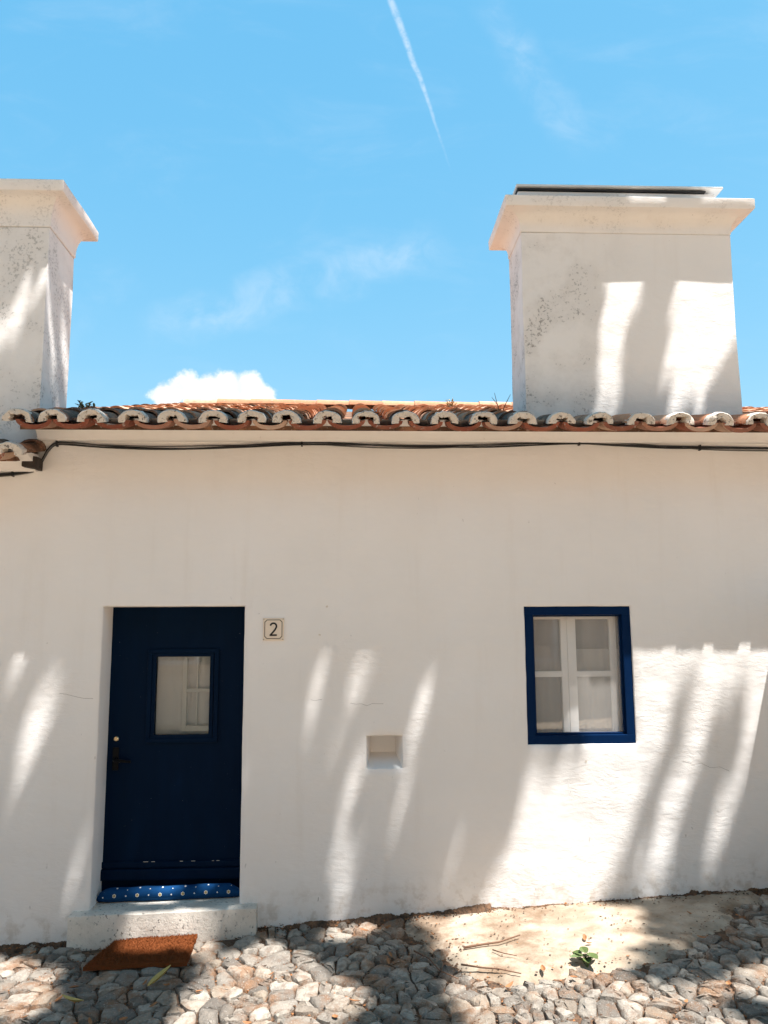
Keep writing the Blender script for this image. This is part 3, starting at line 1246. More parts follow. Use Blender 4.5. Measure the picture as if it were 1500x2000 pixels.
sub(frame_strips('moulding', -1.348, -0.884, 1.100, 1.700, 0.030, 0.188, 0.206, 'navy_door_paint', 0.006), door)
sub(frame_strips('glazing_bead', -1.318, -0.918, 1.126, 1.672, 0.024, 0.195, 0.212, 'navy_door_paint', 0.004), door)
sub(box('door_pane', GX0 - 0.004, GX1 + 0.004, 0.222, 0.226, GZ0 - 0.004, GZ1 + 0.004, 'window_glass', None, 0), door)
# little white casement and a curtain behind the light
bm = bmesh.new()
cx0, cx1, cz0, cz1, cy = -1.125, -0.915, 1.165, 1.662, 0.236
for (a, b, c, d) in ((cx0, cx0 + 0.026, cz0, cz1), (cx1 - 0.018, cx1, cz0, cz1), (cx0 + 0.026, cx1 - 0.018, cz1 - 0.024, cz1), (cx0 + 0.026, cx1 - 0.018, cz0, cz0 + 0.036),
                     (cx0 + 0.026, cx1 - 0.018, 1.416, 1.438)):
    add_box(bm, a, b, cy, cy + 0.03, c, d, 0.003)
add_box(bm, -1.039, -1.027, cy + 0.004, cy + 0.028, cz0 + 0.034, cz1 - 0.022, 0.002)
sub(mesh_obj('inner_casement', bm, 'white_paint'), door)


def curtain(name, x0, x1, z0, z1, y, folds, amp, mat, slant=0.0):
    bm = bmesh.new()
    nx, nz = int(folds * 10), 14
    rows_ = []
    for j in range(nz + 1):
        t = j / nz
        rows_.append([bm.verts.new((x0 + (x1 - x0) * i / nx + slant * t, y + amp * math.sin(i / nx * folds * 6.283 + 1.2 * t + 2 * mnoise.noise(Vector((i * .1, t * 2, 0)))), z0 + (z1 - z0) * t)) for i in range(nx + 1)])
    for j in range(nz):
        for i in range(nx):
            bm.faces.new((rows_[j][i], rows_[j][i + 1], rows_[j + 1][i + 1], rows_[j + 1][i]))
    return mesh_obj(name, bm, mat, smooth=True)


sub(curtain('curtain', -1.42, -0.80, 1.05, 1.74, 0.285, 4, 0.012, 'lace_cloth'), door)
# boards, rails, furniture of the door
bm = bmesh.new()
add_box(bm, DOOR[0] - 0.015, DOOR[1] + 0.015, 0.172, 0.206, 0.262, 0.330, 0.010)
add_box(bm, DOOR[0] - 0.015, DOOR[1] + 0.015, 0.186, 0.2055, 0.332, 0.372, 0.008)
sub(mesh_obj('weather_bar', bm, 'navy_door_paint'), door)
bm = bmesh.new()
for (x, w) in ((-1.33, .030), (-1.28, .022), (-1.10, .018), (-1.03, .026), (-0.90, .014), (-0.87, .02)):
    add_box(bm, x, x + w, 0.1848, 0.187, 0.3702, 0.3722)
sub(tag(mesh_obj('scuff', bm, 'step_stone'), kind='stuff'), door)
bm = bmesh.new()
add_tube(bm, [(-1.535, 0.206, 1.128), (-1.535, 0.196, 1.128), (-1.535, 0.192, 1.128)], [0.016, 0.016, 0.012], 16)
sub(mesh_obj('lock', bm, 'brass', smooth=False), door)
bm = bmesh.new()
add_box(bm, -1.555, -1.515, 0.196, 0.206, 0.93, 1.075, 0.006)
add_tube(bm, [(-1.535, 0.20, 1.00), (-1.535, 0.165, 1.00), (-1.528, 0.155, 1.00), (-1.48, 0.152, 0.996), (-1.425, 0.156, 0.990)], [0.011, 0.010, 0.0105, 0.009, 0.0085], 10)
sub(mesh_obj('door_handle', bm, 'dark_iron'), door)
bm = bmesh.new()
bmesh.ops.create_uvsphere(bm, u_segments=10, v_segments=6, radius=0.006, matrix=Matrix.Translation((-1.505, 0.193, 0.985)))
sub(mesh_obj('keyhole', bm, 'brass'), door)

# doorstep: one long worn stone, and the threshold behind it
bm = bmesh.new()
add_box(bm, -1.690, -0.583, -0.085, 0.21, -0.25, 0.168, 0.0)
bmesh.ops.subdivide_edges(bm, edges=bm.edges[:], cuts=7, use_grid_fill=True)
for v in bm.verts:
    x, y, z = v.co
    w = 0.006 * mnoise.noise(Vector((x * 6, y * 6, z * 6)))
    v.co += Vector((w, w, w * 0.8))
    if z > 0.15:
        v.co.z += 0.023 * (x + 0.58) + 0.008
        if y < -0.08:
            v.co.z -= 0.007
            v.co.y += 0.006
o = mesh_obj('door_step', bm, 'step_stone', smooth=True)
o.data.set_sharp_from_angle(angle=math.radians(40))
hp(o)

# window: blue frame, insect screen, white casements behind
wx0, wx1, wz0, wz1 = WIN
window = hp(frame_strips('window', wx0 + 0.004, wx1 - 0.004, wz0 + 0.004, wz1 - 0.004, 0.057, 0.008, 0.075, 'blue_frame_paint', 0.005))
tag(window, 'blue framed window with white casements behind a screen')
sub(frame_strips('frame_rebate', wx0 + 0.0615, wx1 - 0.0615, wz0 + 0.0615, wz1 - 0.0615, 0.010, 0.030, 0.074, 'blue_frame_paint', 0.002), window)
sub(box('insect_screen', wx0 + 0.063, wx1 - 0.063, 0.0505, 0.0515, wz0 + 0.063, wz1 - 0.063, 'insect_screen', None, 0), window)


def sash(x0, x1, z0, z1, zm, y, sl, sr):
    bm = bmesh.new()
    add_box(bm, x0, x0 + sl, y, y + 0.035, z0, z1, 0.003)
    add_box(bm, x1 - sr, x1, y, y + 0.035, z0, z1, 0.003)
    for (a, b) in ((z1 - 0.036, z1), (z0, z0 + 0.045), (zm - 0.018, zm + 0.018)):
        add_box(bm, x0 + sl - 0.001, x1 - sr + 0.001, y + 0.002, y + 0.033, a, b, 0.003)
    o = sub(mesh_obj('casement', bm, 'white_paint'), window)
    return o


YS = 0.105
for (a, b, l_, r_) in ((1.145, 1.412, 0.040, 0.042), (1.4135, 1.742, 0.058, 0.045)):
    sash(a, b, 1.105, 1.915, 1.522, YS, l_, r_)
    for (c, d) in ((1.152, 1.502), (1.542, 1.877)):
        sub(box('pane', a + l_ - 0.002, b - r_ + 0.002, YS + 0.016, YS + 0.019, c - 0.004, d + 0.004, 'window_glass', None, 0), window)
sub(curtain('half_curtain', 1.08, 1.44, 1.05, 1.70, 0.20, 4, 0.010, 'curtain_cloth'), window)
sub(curtain('lace_curtain', 1.42, 1.84, 1.05, 1.68, 0.19, 5, 0.008, 'lace_cloth'), window)
sub(curtain('rear_curtain', 1.0, 1.95, 1.0, 2.0, 0.30, 8, 0.012, 'curtain_cloth'), window)

# ------------------------------------------------------------------ the neighbour on the left
nb = tag(empty('neighbour_cottage', (-4.5, 0, 0)), 'lower whitewashed house adjoining the cottage, with a broad plastered chimney', 'house')


def np_(o):
    o.parent = nb
    o.matrix_parent_inverse = Matrix.Translation(nb.location).inverted()
    return o


NB = 2.985
np_(wall_sheet('wall', -7.0, XL, -0.75, 2.93, [], 0, 'plaster_wall', None, 0.08))
np_(cornice('cornice', -7.0, XL + 0.006, 2.842, 'plaster_wall', 0.085))
nroof = np_(deck('roof', -7.0, XL - 0.07, NB, 'tile_old'))
for row in range(3):
    for ci in range(9):
        x = -2.085 - 0.25 * ci
        if row * EXPO > 0.35 and x > -3.7:
            continue
        mx = tile_mx(x, row, True, NB, 0.0)
        put_tile(TM[True, 'tile_old'], mx, nroof)
        mx = tile_mx(x - 0.125, row, False, NB, 0.0)
        put_tile(TM[False, 'tile_eave_channel' if row == 0 else 'tile_old'], mx, nroof)
for ci in range(9):
    collar(-2.085 - 0.25 * ci, NB, nroof, U(-.04, .04))
nchim = chimney(-3.60, -2.103, 0.10, 0.57, 2.85, 4.585, np_, 'plaster_chimney_left')
sub(cap_mesh(-3.60, -2.103, 0.10, 0.57, 4.585, 0.128, 0.205, 0.082), nchim)
bm = bmesh.new()
add_box(bm, -2.115, -2.015, -0.10, -0.005, 2.855, 2.935, 0.008)
for v in bm.verts:
    v.co.z += (v.co.x + 2.06) * -0.16
np_(mesh_obj('beam_end', bm, 'dark_wood'))

# ------------------------------------------------------------------ cables
cab = tag(empty('cable_bundle', (0, -0.02, 3.0)), 'black electric cables strung along the wall under the cornice', 'cable')
line_pts = [(-3.4, 2.80), (-2.55, 2.815), (-2.29, 2.822), (-2.13, 2.838), (-2.055, 2.86), (-2.02, 2.915), (-1.985, 2.985), (-1.94, 3.028), (-1.85, 3.032), (-1.6, 3.014), (-1.3, 3.004), (-1.0, 3.007), (-.65, 3.022), (-.34, 3.037), (-.05, 3.031), (.25, 3.022), (.55, 3.020), (.9, 3.027), (1.2, 3.040),
            (1.51, 3.049), (1.75, 3.038), (2.1, 3.022), (2.5, 3.014), (2.81, 3.012), (3.4, 3.02), (4.7, 3.03)]


def smooth_line(pts, sub_=6):
    o = []
    for i in range(len(pts) - 1):
        p0, p1, p2, p3 = (Vector(pts[max(0, min(len(pts) - 1, i + k))]) for k in (-1, 0, 1, 2))
        for s_ in range(sub_):
            t = s_ / sub_
            o.append(0.5 * ((2 * p1) + (p2 - p0) * t + (2 * p0 - 5 * p1 + 4 * p2 - p3) * t * t + (3 * p1 - p0 - 3 * p2 + p3) * t ** 3))
    o.append(Vector(pts[-1]))
    return o


sm = smooth_line(line_pts)
for k, (rad, amp, mt) in enumerate(((0.0060, 0.006, 'black_rubber'), (0.0055, 0.009, 'black_rubber'), (0.0038, 0.013, 'grey_rubber'))):
    bm = bmesh.new()
    pts = []
    for p in sm:
        a = 2.3 * p.x + k * 2.1 + 1.5 * mnoise.noise(Vector((p.x * 1.4, k * 7, 0)))
        pts.append((p.x, -0.016 - 0.006 * math.cos(a), p.y + amp * math.sin(a)))
    add_tube(bm, pts, rad, 6)
    o = mesh_obj('cable', bm, mt, smooth=True)
    o.parent = cab
    o.matrix_parent_inverse = Matrix.Translation(cab.location).inverted()
for (x, z) in ((-1.93, 3.03), (-0.34, 3.037), (1.51, 3.049), (2.33, 3.017), (-2.2, 2.83)):
    bm = bmesh.new()
    add_box(bm, x - 0.006, x + 0.006, -0.030, 0.004, z - 0.018, z + 0.020, 0.003)
    o = mesh_obj('cable_clip', bm, 'black_rubber')
    o.parent = cab
    o.matrix_parent_inverse = Matrix.Translation(cab.location).inverted()

# ------------------------------------------------------------------ house number
px0, px1, pz0, pz1 = -0.577, -0.443, 1.756, 1.898
pcx, pcz = (px0 + px1) / 2, (pz0 + pz1) / 2
plate = tag(empty('house_number_plate', (pcx, 0, pcz)), 'square cream enamel house number plate reading 2 beside the door', 'sign')


def pl(o):
    o.parent = plate
    o.matrix_parent_inverse = Matrix.Translation(plate.location).inverted()
    return o


yb = lump(pcx, pcz)
bm = bmesh.new()
add_box(bm, px0, px1, yb - 0.010, yb + 0.01, pz0, pz1, 0.004)
pl(mesh_obj('plate', bm, 'enamel_cream'))
# border line with cut corners
bm = bmesh.new()
i0, c0, w = 0.010, 0.015, 0.0045


def octo(ins, cut):
    a, b, c, d = px0 + ins, px1 - ins, pz0 + ins, pz1 - ins
    return [(a + cut, c), (b - cut, c), (b, c + cut), (b, d - cut), (b - cut, d), (a + cut, d), (a, d - cut), (a, c + cut)]


o1, o2 = octo(i0, c0), octo(i0 + w, c0 - w * 0.4)
A = [bm.verts.new((x, yb - 0.0112, z)) for x, z in o1]
B = [bm.verts.new((x, yb - 0.0112, z)) for x, z in o2]
for i in range(8):
    bm.faces.new((A[i - 1], A[i], B[i], B[i - 1]))
pl(mesh_obj('border_line', bm, 'enamel_line'))
# the figure 2 as a swept stroke
path = []
for k in range(11):
    a = math.radians(170 - k * 21)
    path.append((0.0 + 0.0195 * math.cos(a), 0.0185 + 0.0195 * math.sin(a)))
path += [(0.012, -0.001), (0.0, -0.016), (-0.010, -0.0275), (-0.0195, -0.0375)]
hwid = 0.0056
bm = bmesh.new()
L_, R_ = [], []
for i, p in enumerate(path):
    a, b = Vector(path[max(0, i - 1)]), Vector(path[min(len(path) - 1, i + 1)])
    t = (b - a).normalized()
    nrm = Vector((-t.y, t.x)) * hwid
    L_.append(bm.verts.new((pcx + p[0] + nrm.x, yb - 0.0118, pcz + p[1] + nrm.y)))
    R_.append(bm.verts.new((pcx + p[0] - nrm.x, yb - 0.0118, pcz + p[1] - nrm.y)))
for i in range(len(path) - 1):
    bm.faces.new((L_[i], L_[i + 1], R_[i + 1], R_[i]))
q = [bm.verts.new((pcx + x, yb - 0.0124, pcz + z)) for x, z in ((-0.0245, -0.0425), (0.0225, -0.0425), (0.0225, -0.0320), (-0.0225, -0.0320))]
bm.faces.new(q)
pl(mesh_obj('digit', bm, 'enamel_black'))
for (x, z) in ((px0 + .006, pz0 + .007), (px1 - .006, pz0 + .007), (px0 + .006, pz1 - .007), (px1 - .006, pz1 - .007)):
    bm = bmesh.new()
    add_tube(bm, [(x, yb - 0.008, z), (x, yb - 0.0125, z)], [0.0035, 0.0028], 8)
    pl(mesh_obj('screw', bm, 'enamel_line'))

# ------------------------------------------------------------------ draught excluder on the threshold
roll = tag(empty('draught_excluder', (-1.14, 0.11, 0.17)), 'blue flower print fabric draught roll lying along the door threshold', 'draught excluder')


def rl(o):
    o.parent = roll
    o.matrix_parent_inverse = Matrix.Translation(roll.location).inverted()
    return o


bm = bmesh.new()
pts, rads = [], []
n = 34
ax, bx_ = -1.588, -0.702
for i in range(n + 1):
    t = i / n
    x = ax + (bx_ - ax) * t
    e = min(t, 1 - t) * n
    r = 0.041 * min(1.0, (0.30, 0.72, 0.92, 1.0)[min(3, int(e))]) * (1 + 0.05 * mnoise.noise(Vector((x * 9, 0, 0))))
    if t > 0.92:
        r *= 0.9
    pts.append((x, 0.125 + 0.008 * mnoise.noise(Vector((x * 4, 3, 0))), 0.168 + 0.020 * (x + 0.58) + 0.008 + r * 0.96))
    rads.append(r)
add_tube(bm, pts, rads, 16)
rl(mesh_obj('fabric_roll', bm, 'blue_cotton', smooth=True))


def on_roll(x, phi):
    t = (x - ax) / (bx_ - ax) * n
    i = max(0, min(n - 1, int(t)))
    f = t - i
    c = Vector(pts[i]).lerp(Vector(pts[i + 1]), f)
    r = rads[i] * (1 - f) + rads[i + 1] * f
    nrm = Vector((0, -math.cos(phi), math.sin(phi)))
    return c + nrm * (r + 0.0008), nrm


def dot(x, phi, r, mat, name, lift=0.0, seg=10):
    bm = bmesh.new()
    p, nrm = on_roll(x, phi)
    up = Vector((0, math.sin(phi), math.cos(phi)))
    vs_ = [bm.verts.new(p + nrm * lift + (Vector((1, 0, 0)) * math.cos(k * 6.283 / seg) + up * math.sin(k * 6.283 / seg)) * r * (1 if seg < 6 else 0.9 + 0.2 * (k % 2))) for k in range(seg)]
    bm.faces.new(vs_)
    rl(mesh_obj(name, bm, mat))


for k in range(6):
    x = -1.475 + 0.140 * k
    dot(x, 0.12, 0.0110, 'print_white', 'flower_print', 0, 12)
    dot(x, 0.12, 0.0080, 'print_ochre', 'flower_heart', 0.0008, 10)
    dot(x - 0.07, 0.08, 0.0055, 'print_white', 'petal_print', 0, 4)
    dot(x + 0.01, 1.25, 0.006, 'print_white', 'petal_print', 0, 8)
    dot(x - 0.065, 0.95, 0.004, 'print_white', 'petal_print', 0, 4)

# ------------------------------------------------------------------ doormat
bm = bmesh.new()
q = [(-1.405, -0.105), (-0.925, -0.100), (-0.905, -0.475), (-1.475, -0.440)]
nx, ny2 = 16, 12
rows_ = []
for j in range(ny2 + 1):
    r_ = []
    for i in range(nx + 1):
        a = Vector(q[0]).lerp(Vector(q[1]), i / nx)
        b = Vector(q[3]).lerp(Vector(q[2]), i / nx)
        p = a.lerp(b, j / ny2)
        e = 1 if i in (0, nx) or j in (0, ny2) else 0
        p += Vector((U(-.004, .004), U(-.004, .004))) * e
        r_.append((p.x, p.y, gz(p.x) + 0.046 + 0.006 * mnoise.noise(Vector((p.x * 7, p.y * 7, 1))) - 0.004 * e))
    rows_.append(r_)
topv = [[bm.verts.new(p) for p in r_] for r_ in rows_]
botv = [[bm.verts.new((p[0], p[1], p[2] - 0.022)) for p in r_] for r_ in rows_]
for j in range(ny2):
    for i in range(nx):
        bm.faces.new((topv[j][i], topv[j][i + 1], topv[j + 1][i + 1], topv[j + 1][i]))
        bm.faces.new((botv[j][i], botv[j][i + 1], botv[j + 1][i + 1], botv[j + 1][i]))
rimt = topv[0] + [r_[-1] for r_ in topv[1:]] + list(reversed(topv[-1][:-1])) + [r_[0] for r_ in reversed(topv[1:-1])]
rimb = botv[0] + [r_[-1] for r_ in botv[1:]] + list(reversed(botv[-1][:-1])) + [r_[0] for r_ in reversed(botv[1:-1])]
for i in range(len(rimt)):
    bm.faces.new((rimt[i - 1], rimt[i], rimb[i], rimb[i - 1]))
for k in range(5200):                                   # pile of short bristles
    a = Vector(q[0]).lerp(Vector(q[1]), R())
    t_ = R()
    xq = R()
    p = Vector(q[0]).lerp(Vector(q[1]), xq).lerp(Vector(q[3]).lerp(Vector(q[2]), xq), t_)
    z_ = gz(p.x) + 0.045 + 0.006 * mnoise.noise(Vector((p.x * 7, p.y * 7, 1)))
    a_ = U(0, 6.283)
    dx_, dy_ = math.cos(a_) * 0.0025, math.sin(a_) * 0.0025
    bm.faces.new([bm.verts.new(v_) for v_ in ((p.x - dx_, p.y - dy_, z_), (p.x + dx_, p.y + dy_, z_), (p.x + U(-.006, .006), p.y + U(-.006, .006), z_ + U(.004, .010)))])
tag(mesh_obj('doormat', bm, 'coir', smooth=False, recalc=False), 'rust brown coir doormat on the cobbles before the doorstep', 'doormat')


# ------------------------------------------------------------------ leaves, twigs, weeds
def leaf_bm(bm, mx, L=0.06, W=0.035, curl=0.3):
    n = 5
    prev = None
    for i in range(n + 1):
        t = i / n
        w = W * 0.5 * math.sin(math.pi * min(1, t * 0.92 + 0.06)) ** 0.8
        z = curl * L * (t - 0.5) ** 2
        pts_ = [mx @ Vector((s_ * w, L * (t - 0.5), z + abs(s_) * w * 0.5)) for s_ in (-1, 0, 1)]
        vs_ = [bm.verts.new(p) for p in pts_]
        if prev:
            for k in range(2):
                bm.faces.new((prev[k], prev[k + 1], vs_[k + 1], vs_[k]))
        prev = vs_


def top_z(x, y):
    return gz(x) + (0.028 if in_poly((x, y), CONC) else 0.024)


leaf_spots = []
for k in range(34):
    x, y = U(-1.9, 2.4), U(-1.3, -0.08)
    if -1.75 < x < -0.55 and y > -0.50:
        continue
    leaf_spots.append((x, y))
for (x, y) in leaf_spots:
    bm = bmesh.new()
    leaf_bm(bm, Matrix.Identity(4), U(.035, .065), U(.015, .032), U(.2, .9))
    o = mesh_obj('fallen_leaf', bm, 'dry_leaf')
    o.location = (x, y, top_z(x, y))
    o.rotation_euler = (U(-.25, .25), U(-.3, .3), U(0, 6.28))
    if in_poly((x, y), CONC):
        tag(o, 'small dry brown leaf lying on the concrete apron', 'leaf', 'small dry leaves on the concrete apron')
    else:
        tag(o, 'small dry brown leaf lying among the cobbles', 'leaf', 'small dry leaves among the cobbles')
bm = bmesh.new()
leaf_bm(bm, Matrix.Identity(4), 0.19, 0.075, 0.25)
o = mesh_obj('fallen_leaf', bm, 'yellow_leaf')
o.location = (-1.005, -0.64, gz(-1.0) + 0.040)
o.rotation_euler = (0.15, -0.45, -0.45)
tag(o, 'large yellowed leaf lying on the cobbles below the doormat', 'leaf')
bm = bmesh.new()
leaf_bm(bm, Matrix.Identity(4), 0.13, 0.05, 0.5)
o = mesh_obj('fallen_leaf', bm, 'yellow_leaf')
o.location = (-1.40, -0.83, gz(-1.4) + 0.040)
o.rotation_euler = (0.1, 0.3, 1.25)
tag(o, 'curled tan leaf lying on grey cobbles away from the doormat', 'leaf')


def twig(pts, r, label):
    bm = bmesh.new()
    p3 = [(x, y, top_z(x, y) + h) for (x, y, h) in pts]
    add_tube(bm, p3, [r * (1 - 0.6 * i / len(pts)) for i in range(len(pts))], 6)
    tag(mesh_obj('twig', bm, 'twig_bark', smooth=True), label, 'twig')


twig([(0.60, -0.55, .005), (0.70, -0.53, .006), (0.80, -0.52, .008), (0.93, -0.46, .012)], 0.0065, 'thick reddish twig lying on the concrete apron')
twig([(0.56, -0.74, .006), (0.66, -0.80, .005), (0.74, -0.83, .006), (0.84, -0.90, .006)], 0.005, 'crooked twig at the broken edge of the concrete apron')
twig([(0.75, -0.60, .004), (0.79, -0.66, .010), (0.86, -0.70, .006)], 0.0035, 'short thin twig on the concrete beside a thicker one')
twig([(0.33, -0.55, .012), (0.40, -0.66, .015), (0.44, -0.80, .012), (0.52, -0.90, .01)], 0.005, 'dark twig lying across the cobbles left of the concrete apron')

weed = tag(empty('weed', (1.20, -0.82, gz(1.2))), 'small green leafy weed growing at the edge of the concrete apron', 'plant')
bm = bmesh.new()
stem = bmesh.new()
for k in range(11):
    a = U(0, 6.283)
    d = U(0.015, 0.085)
    h = U(0.03, 0.075)
    p = Vector((1.20 + math.cos(a) * d * 1.3, -0.82 + math.sin(a) * d * 0.6, gz(1.2) + h))
    mx = Matrix.Translation(p) @ Matrix.Rotation(a - math.pi / 2, 4, 'Z') @ Matrix.Rotation(U(-.5, .3), 4, 'X') @ Matrix.Rotation(U(-.4, .4), 4, 'Y')
    leaf_bm(bm, mx, U(.05, .085), U(.03, .05), 0.3)
    add_tube(stem, [(1.20, -0.82, gz(1.2) + 0.0), (p.x * .5 + .6, p.y * .5 - .41, p.z - .012), p], 0.0016, 4)
for nm, b_, mt in (('foliage', bm, 'green_leaf'), ('stem', stem, 'green_leaf')):
    o = mesh_obj(nm, b_, mt)
    o.parent = weed
    o.matrix_parent_inverse = Matrix.Translation(weed.location).inverted()


def roof_plant(x, y, z, n, hgt, spread, label, leafy=True, mat='dull_green_leaf', name='roof_plant'):
    root = tag(empty(name, (x, y, z)), label, 'plant')
    bm, st = bmesh.new(), bmesh.new()
    for k in range(n):
        a = 6.283 * k / n + U(-.3, .3)
        hh = hgt * U(.55, 1)
        tip = Vector((x + math.cos(a) * spread * U(.4, 1), y + math.sin(a) * spread * U(.4, 1), z + hh))
        mid = Vector((x, y, z)).lerp(tip, .5) + Vector((U(-.01, .01), 0, .012))
        add_tube(st, [(x, y, z), mid, tip], [0.004, 0.003, 0.0015], 5)
        if leafy:
            for q_ in range(3):
                p = mid.lerp(tip, q_ / 2)
                mx = Matrix.Translation(p) @ Matrix.Rotation(U(0, 6.28), 4, 'Z') @ Matrix.Rotation(U(-.9, .9), 4, 'X')
                leaf_bm(bm, mx, U(.03, .05), U(.012, .02), .2)
    parts = [('stem', st, 'twig_bark')]
    if leafy:
        parts.append(('foliage', bm, mat))
    for nm, b_, mt in parts:
        o = mesh_obj(nm, b_, mt)
        o.parent = root
        o.matrix_parent_inverse = Matrix.Translation(root.location).inverted()


roof_plant(-1.875, 0.30, 3.30, 13, 0.105, 0.075, 'tufty green succulent growing on the tiles beside the broad left chimney')
roof_plant(1.08, 0.45, 3.36, 3, 0.19, 0.10, 'bare dark twig sprouting from the roof tiles beside the chimney', leafy=False)
roof_plant(1.05, 3.0, 4.10, 8, 0.13, 0.06, 'tiny pale weed sprouting among the upper roof tiles', mat='yellow_leaf')

# ------------------------------------------------------------------ unseen house added behind the viewer to block sky and warm the shade
opp = tag(empty('added_opposite_house', (0, -10.0, 0)), 'unseen peach rendered house added across the lane to block sky and warm the shade', 'house')


def op(o):
    o.parent = opp
    o.matrix_parent_inverse = Matrix.Translation(opp.location).inverted()
    return o


plain('warm_bounce_render', (0.82, 0.65, 0.50), 0.95, 2.5, 0.12, 0.3, 0.01)  # bright peach so the unseen front throws warm light back
plain('green_shutter', (0.04, 0.09, 0.06), 0.6, 20, 0.2, 0.2)
op(box('wall', -14, 14, -16, -10.0, -1.0, 9.4, 'warm_bounce_render', None, 0.02))
bm = bmesh.new()
prof = [(-9.75, 9.45), (-13.0, 10.7), (-16.3, 9.45), (-16.3, 9.35), (-13.0, 10.58), (-9.75, 9.35)]
A = [bm.verts.new((-14.3, y, z)) for y, z in prof]
B = [bm.verts.new((14.3, y, z)) for y, z in prof]
for i in range(6):
    bm.faces.new((A[i - 1], A[i], B[i], B[i - 1]))
bm.faces.new(A)
bm.faces.new(B)
op(mesh_obj('roof', bm, 'tile_clean'))
for i in range(7):
    xx = -10.5 + 3.5 * i
    for zz in (1.0, 4.0, 6.9):
        w = op(frame_strips('window', xx - .5, xx + .5, zz, zz + 1.4, .08, -10.0 + .002, -9.92, 'white_paint'))
        sub(box('pane', xx - .42, xx + .42, -9.97, -9.96, zz + .08, zz + 1.32, 'window_glass', None, 0), w)
        sub(box('shutter', xx - 1.0, xx - .51, -9.998, -9.95, zz, zz + 1.4, 'green_shutter'), w)
        sub(box('shutter', xx + .51, xx + 1.0, -9.998, -9.95, zz, zz + 1.4, 'green_shutter'), w)

# earth, crumbs and leaf scraps along the wall foot and in the joints
bm = bmesh.new()


def crumb(x, y, z, s, flat):
    a = U(0, 6.283)
    vs_ = []
    for k in range(4):
        ang_ = a + k * math.pi / 2 + U(-.4, .4)
        vs_.append(bm.verts.new((x + math.cos(ang_) * s * U(.5, 1), y + math.sin(ang_) * s * U(.5, 1), z + U(-.3, .3) * s * flat)))
    t_ = bm.verts.new((x, y, z + s * U(.2, .7) * flat + 0.001))
    for k in range(4):
        bm.faces.new((vs_[k - 1], vs_[k], t_))


for k in range(5200):
    x = U(-4.4, 4.8)
    if STEP[0] < x < STEP[1]:
        continue
    dens = 0.5 + 0.5 * mnoise.noise(Vector((x * 2.3, 0, 0)))
    if R() > 0.35 + dens:
        continue
    y = -abs(random.gauss(0, 0.028 + 0.02 * dens)) - 0.004
    onc = in_poly((x, y), CONC)
    if onc and (x > 0.85 and R() < 0.72):
        continue
    crumb(x, y, gz(x) + (0.016 if onc else 0.0) + U(0, .030 * (0.4 if onc else 1)) * max(0, 1 + y / 0.09), U(.003, .012), 0.9)
for k in range(14000):
    x, y = U(-2.6, 3.2), U(-1.7, -0.05)
    if in_poly((x, y), CONC):
        if R() > 0.05 + 0.8 * max(0, mnoise.noise(Vector((x * 3, y * 3, 9)))) + (0.5 if poly_dist((x, y), CONC) < 0.07 else 0):
            continue
        crumb(x, y, top_z(x, y) - 0.004, U(.003, .011), 0.35)
    else:
        crumb(x, y, gz(x) - 0.006 + U(0, .006), U(.004, .013), 0.5)
bank = bmesh.new()
for (xa, xb) in ((-4.4, STEP[0] - 0.004), (STEP[1] + 0.004, 4.69)):
    nb_ = int((xb - xa) / 0.009)
    prev = None
    for i in range(nb_ + 1):
        x = xa + (xb - xa) * i / nb_
        n1 = max(0.0, 0.5 + 0.9 * mnoise.noise(Vector((x * 3.1, 1.0, 0))) + 0.5 * mnoise.noise(Vector((x * 17, 4.0, 0))))
        k_ = 0.45 if 0.85 < x < 2.1 else 1.0
        h, wd = (0.012 + 0.034 * n1) * k_, (0.020 + 0.050 * n1) * k_
        base = gz(x) + (0.010 if 0.35 < x < 2.15 else -0.006)
        ring = []
        for (fy, fz) in ((-0.03, 1.0), (0.18, 0.95), (0.5, 0.6), (0.8, 0.22), (1.0, -0.3)):
            ring.append(bank.verts.new((x + U(-.003, .003), 0.006 - wd * fy + U(-.003, .003), base + h * fz + U(-.004, .004) * k_)))
        if prev:
            for q_ in range(4):
                bank.faces.new((prev[q_], prev[q_ + 1], ring[q_ + 1], ring[q_]))
        prev = ring
tag(mesh_obj('soil_bank', bank, 'soil', ground), kind='stuff')
tag(mesh_obj('leaf_litter', bm, 'litter', recalc=False), 'dark crumbs of earth and dry leaf scraps along the wall foot', 'litter', kind='stuff')

# ------------------------------------------------------------------ the tree over the lane that dapples the facade
# sun gaps in its crown, told by where their light lands (metres on the facade, on the chimney face, on the ground)
WALL_GAPS = [(-.18, 1.68, -.30, 1.03, .045), (.08, 1.71, -.24, .78, .048), (.17, 1.72, 0.0, 1.28, .035), (.06, 1.06, -.16, .30, .062), (.09, .53, -.13, .09, .048), (.50, 1.53, .29, .84, .052),
             (.77, .77, .53, .16, .028), (-1.87, 1.55, -2.06, .85, .055), (-1.63, .62, -1.78, -.02, .05)]
WALL_LIT = [(1.50, 2.3), (3.2, 2.3), (2.80, 1.48), (2.30, .31), (2.04, .05), (.70, .0), (.84, .37), (1.02, .76), (1.10, 1.08), (1.42, 1.08), (1.46, 2.3)]
WALL_DARK = [(2.14, 1.40, 1.84, .51, .016), (2.42, 1.20, 1.98, .17, .050), (1.86, .70, 1.62, .15, .014)]
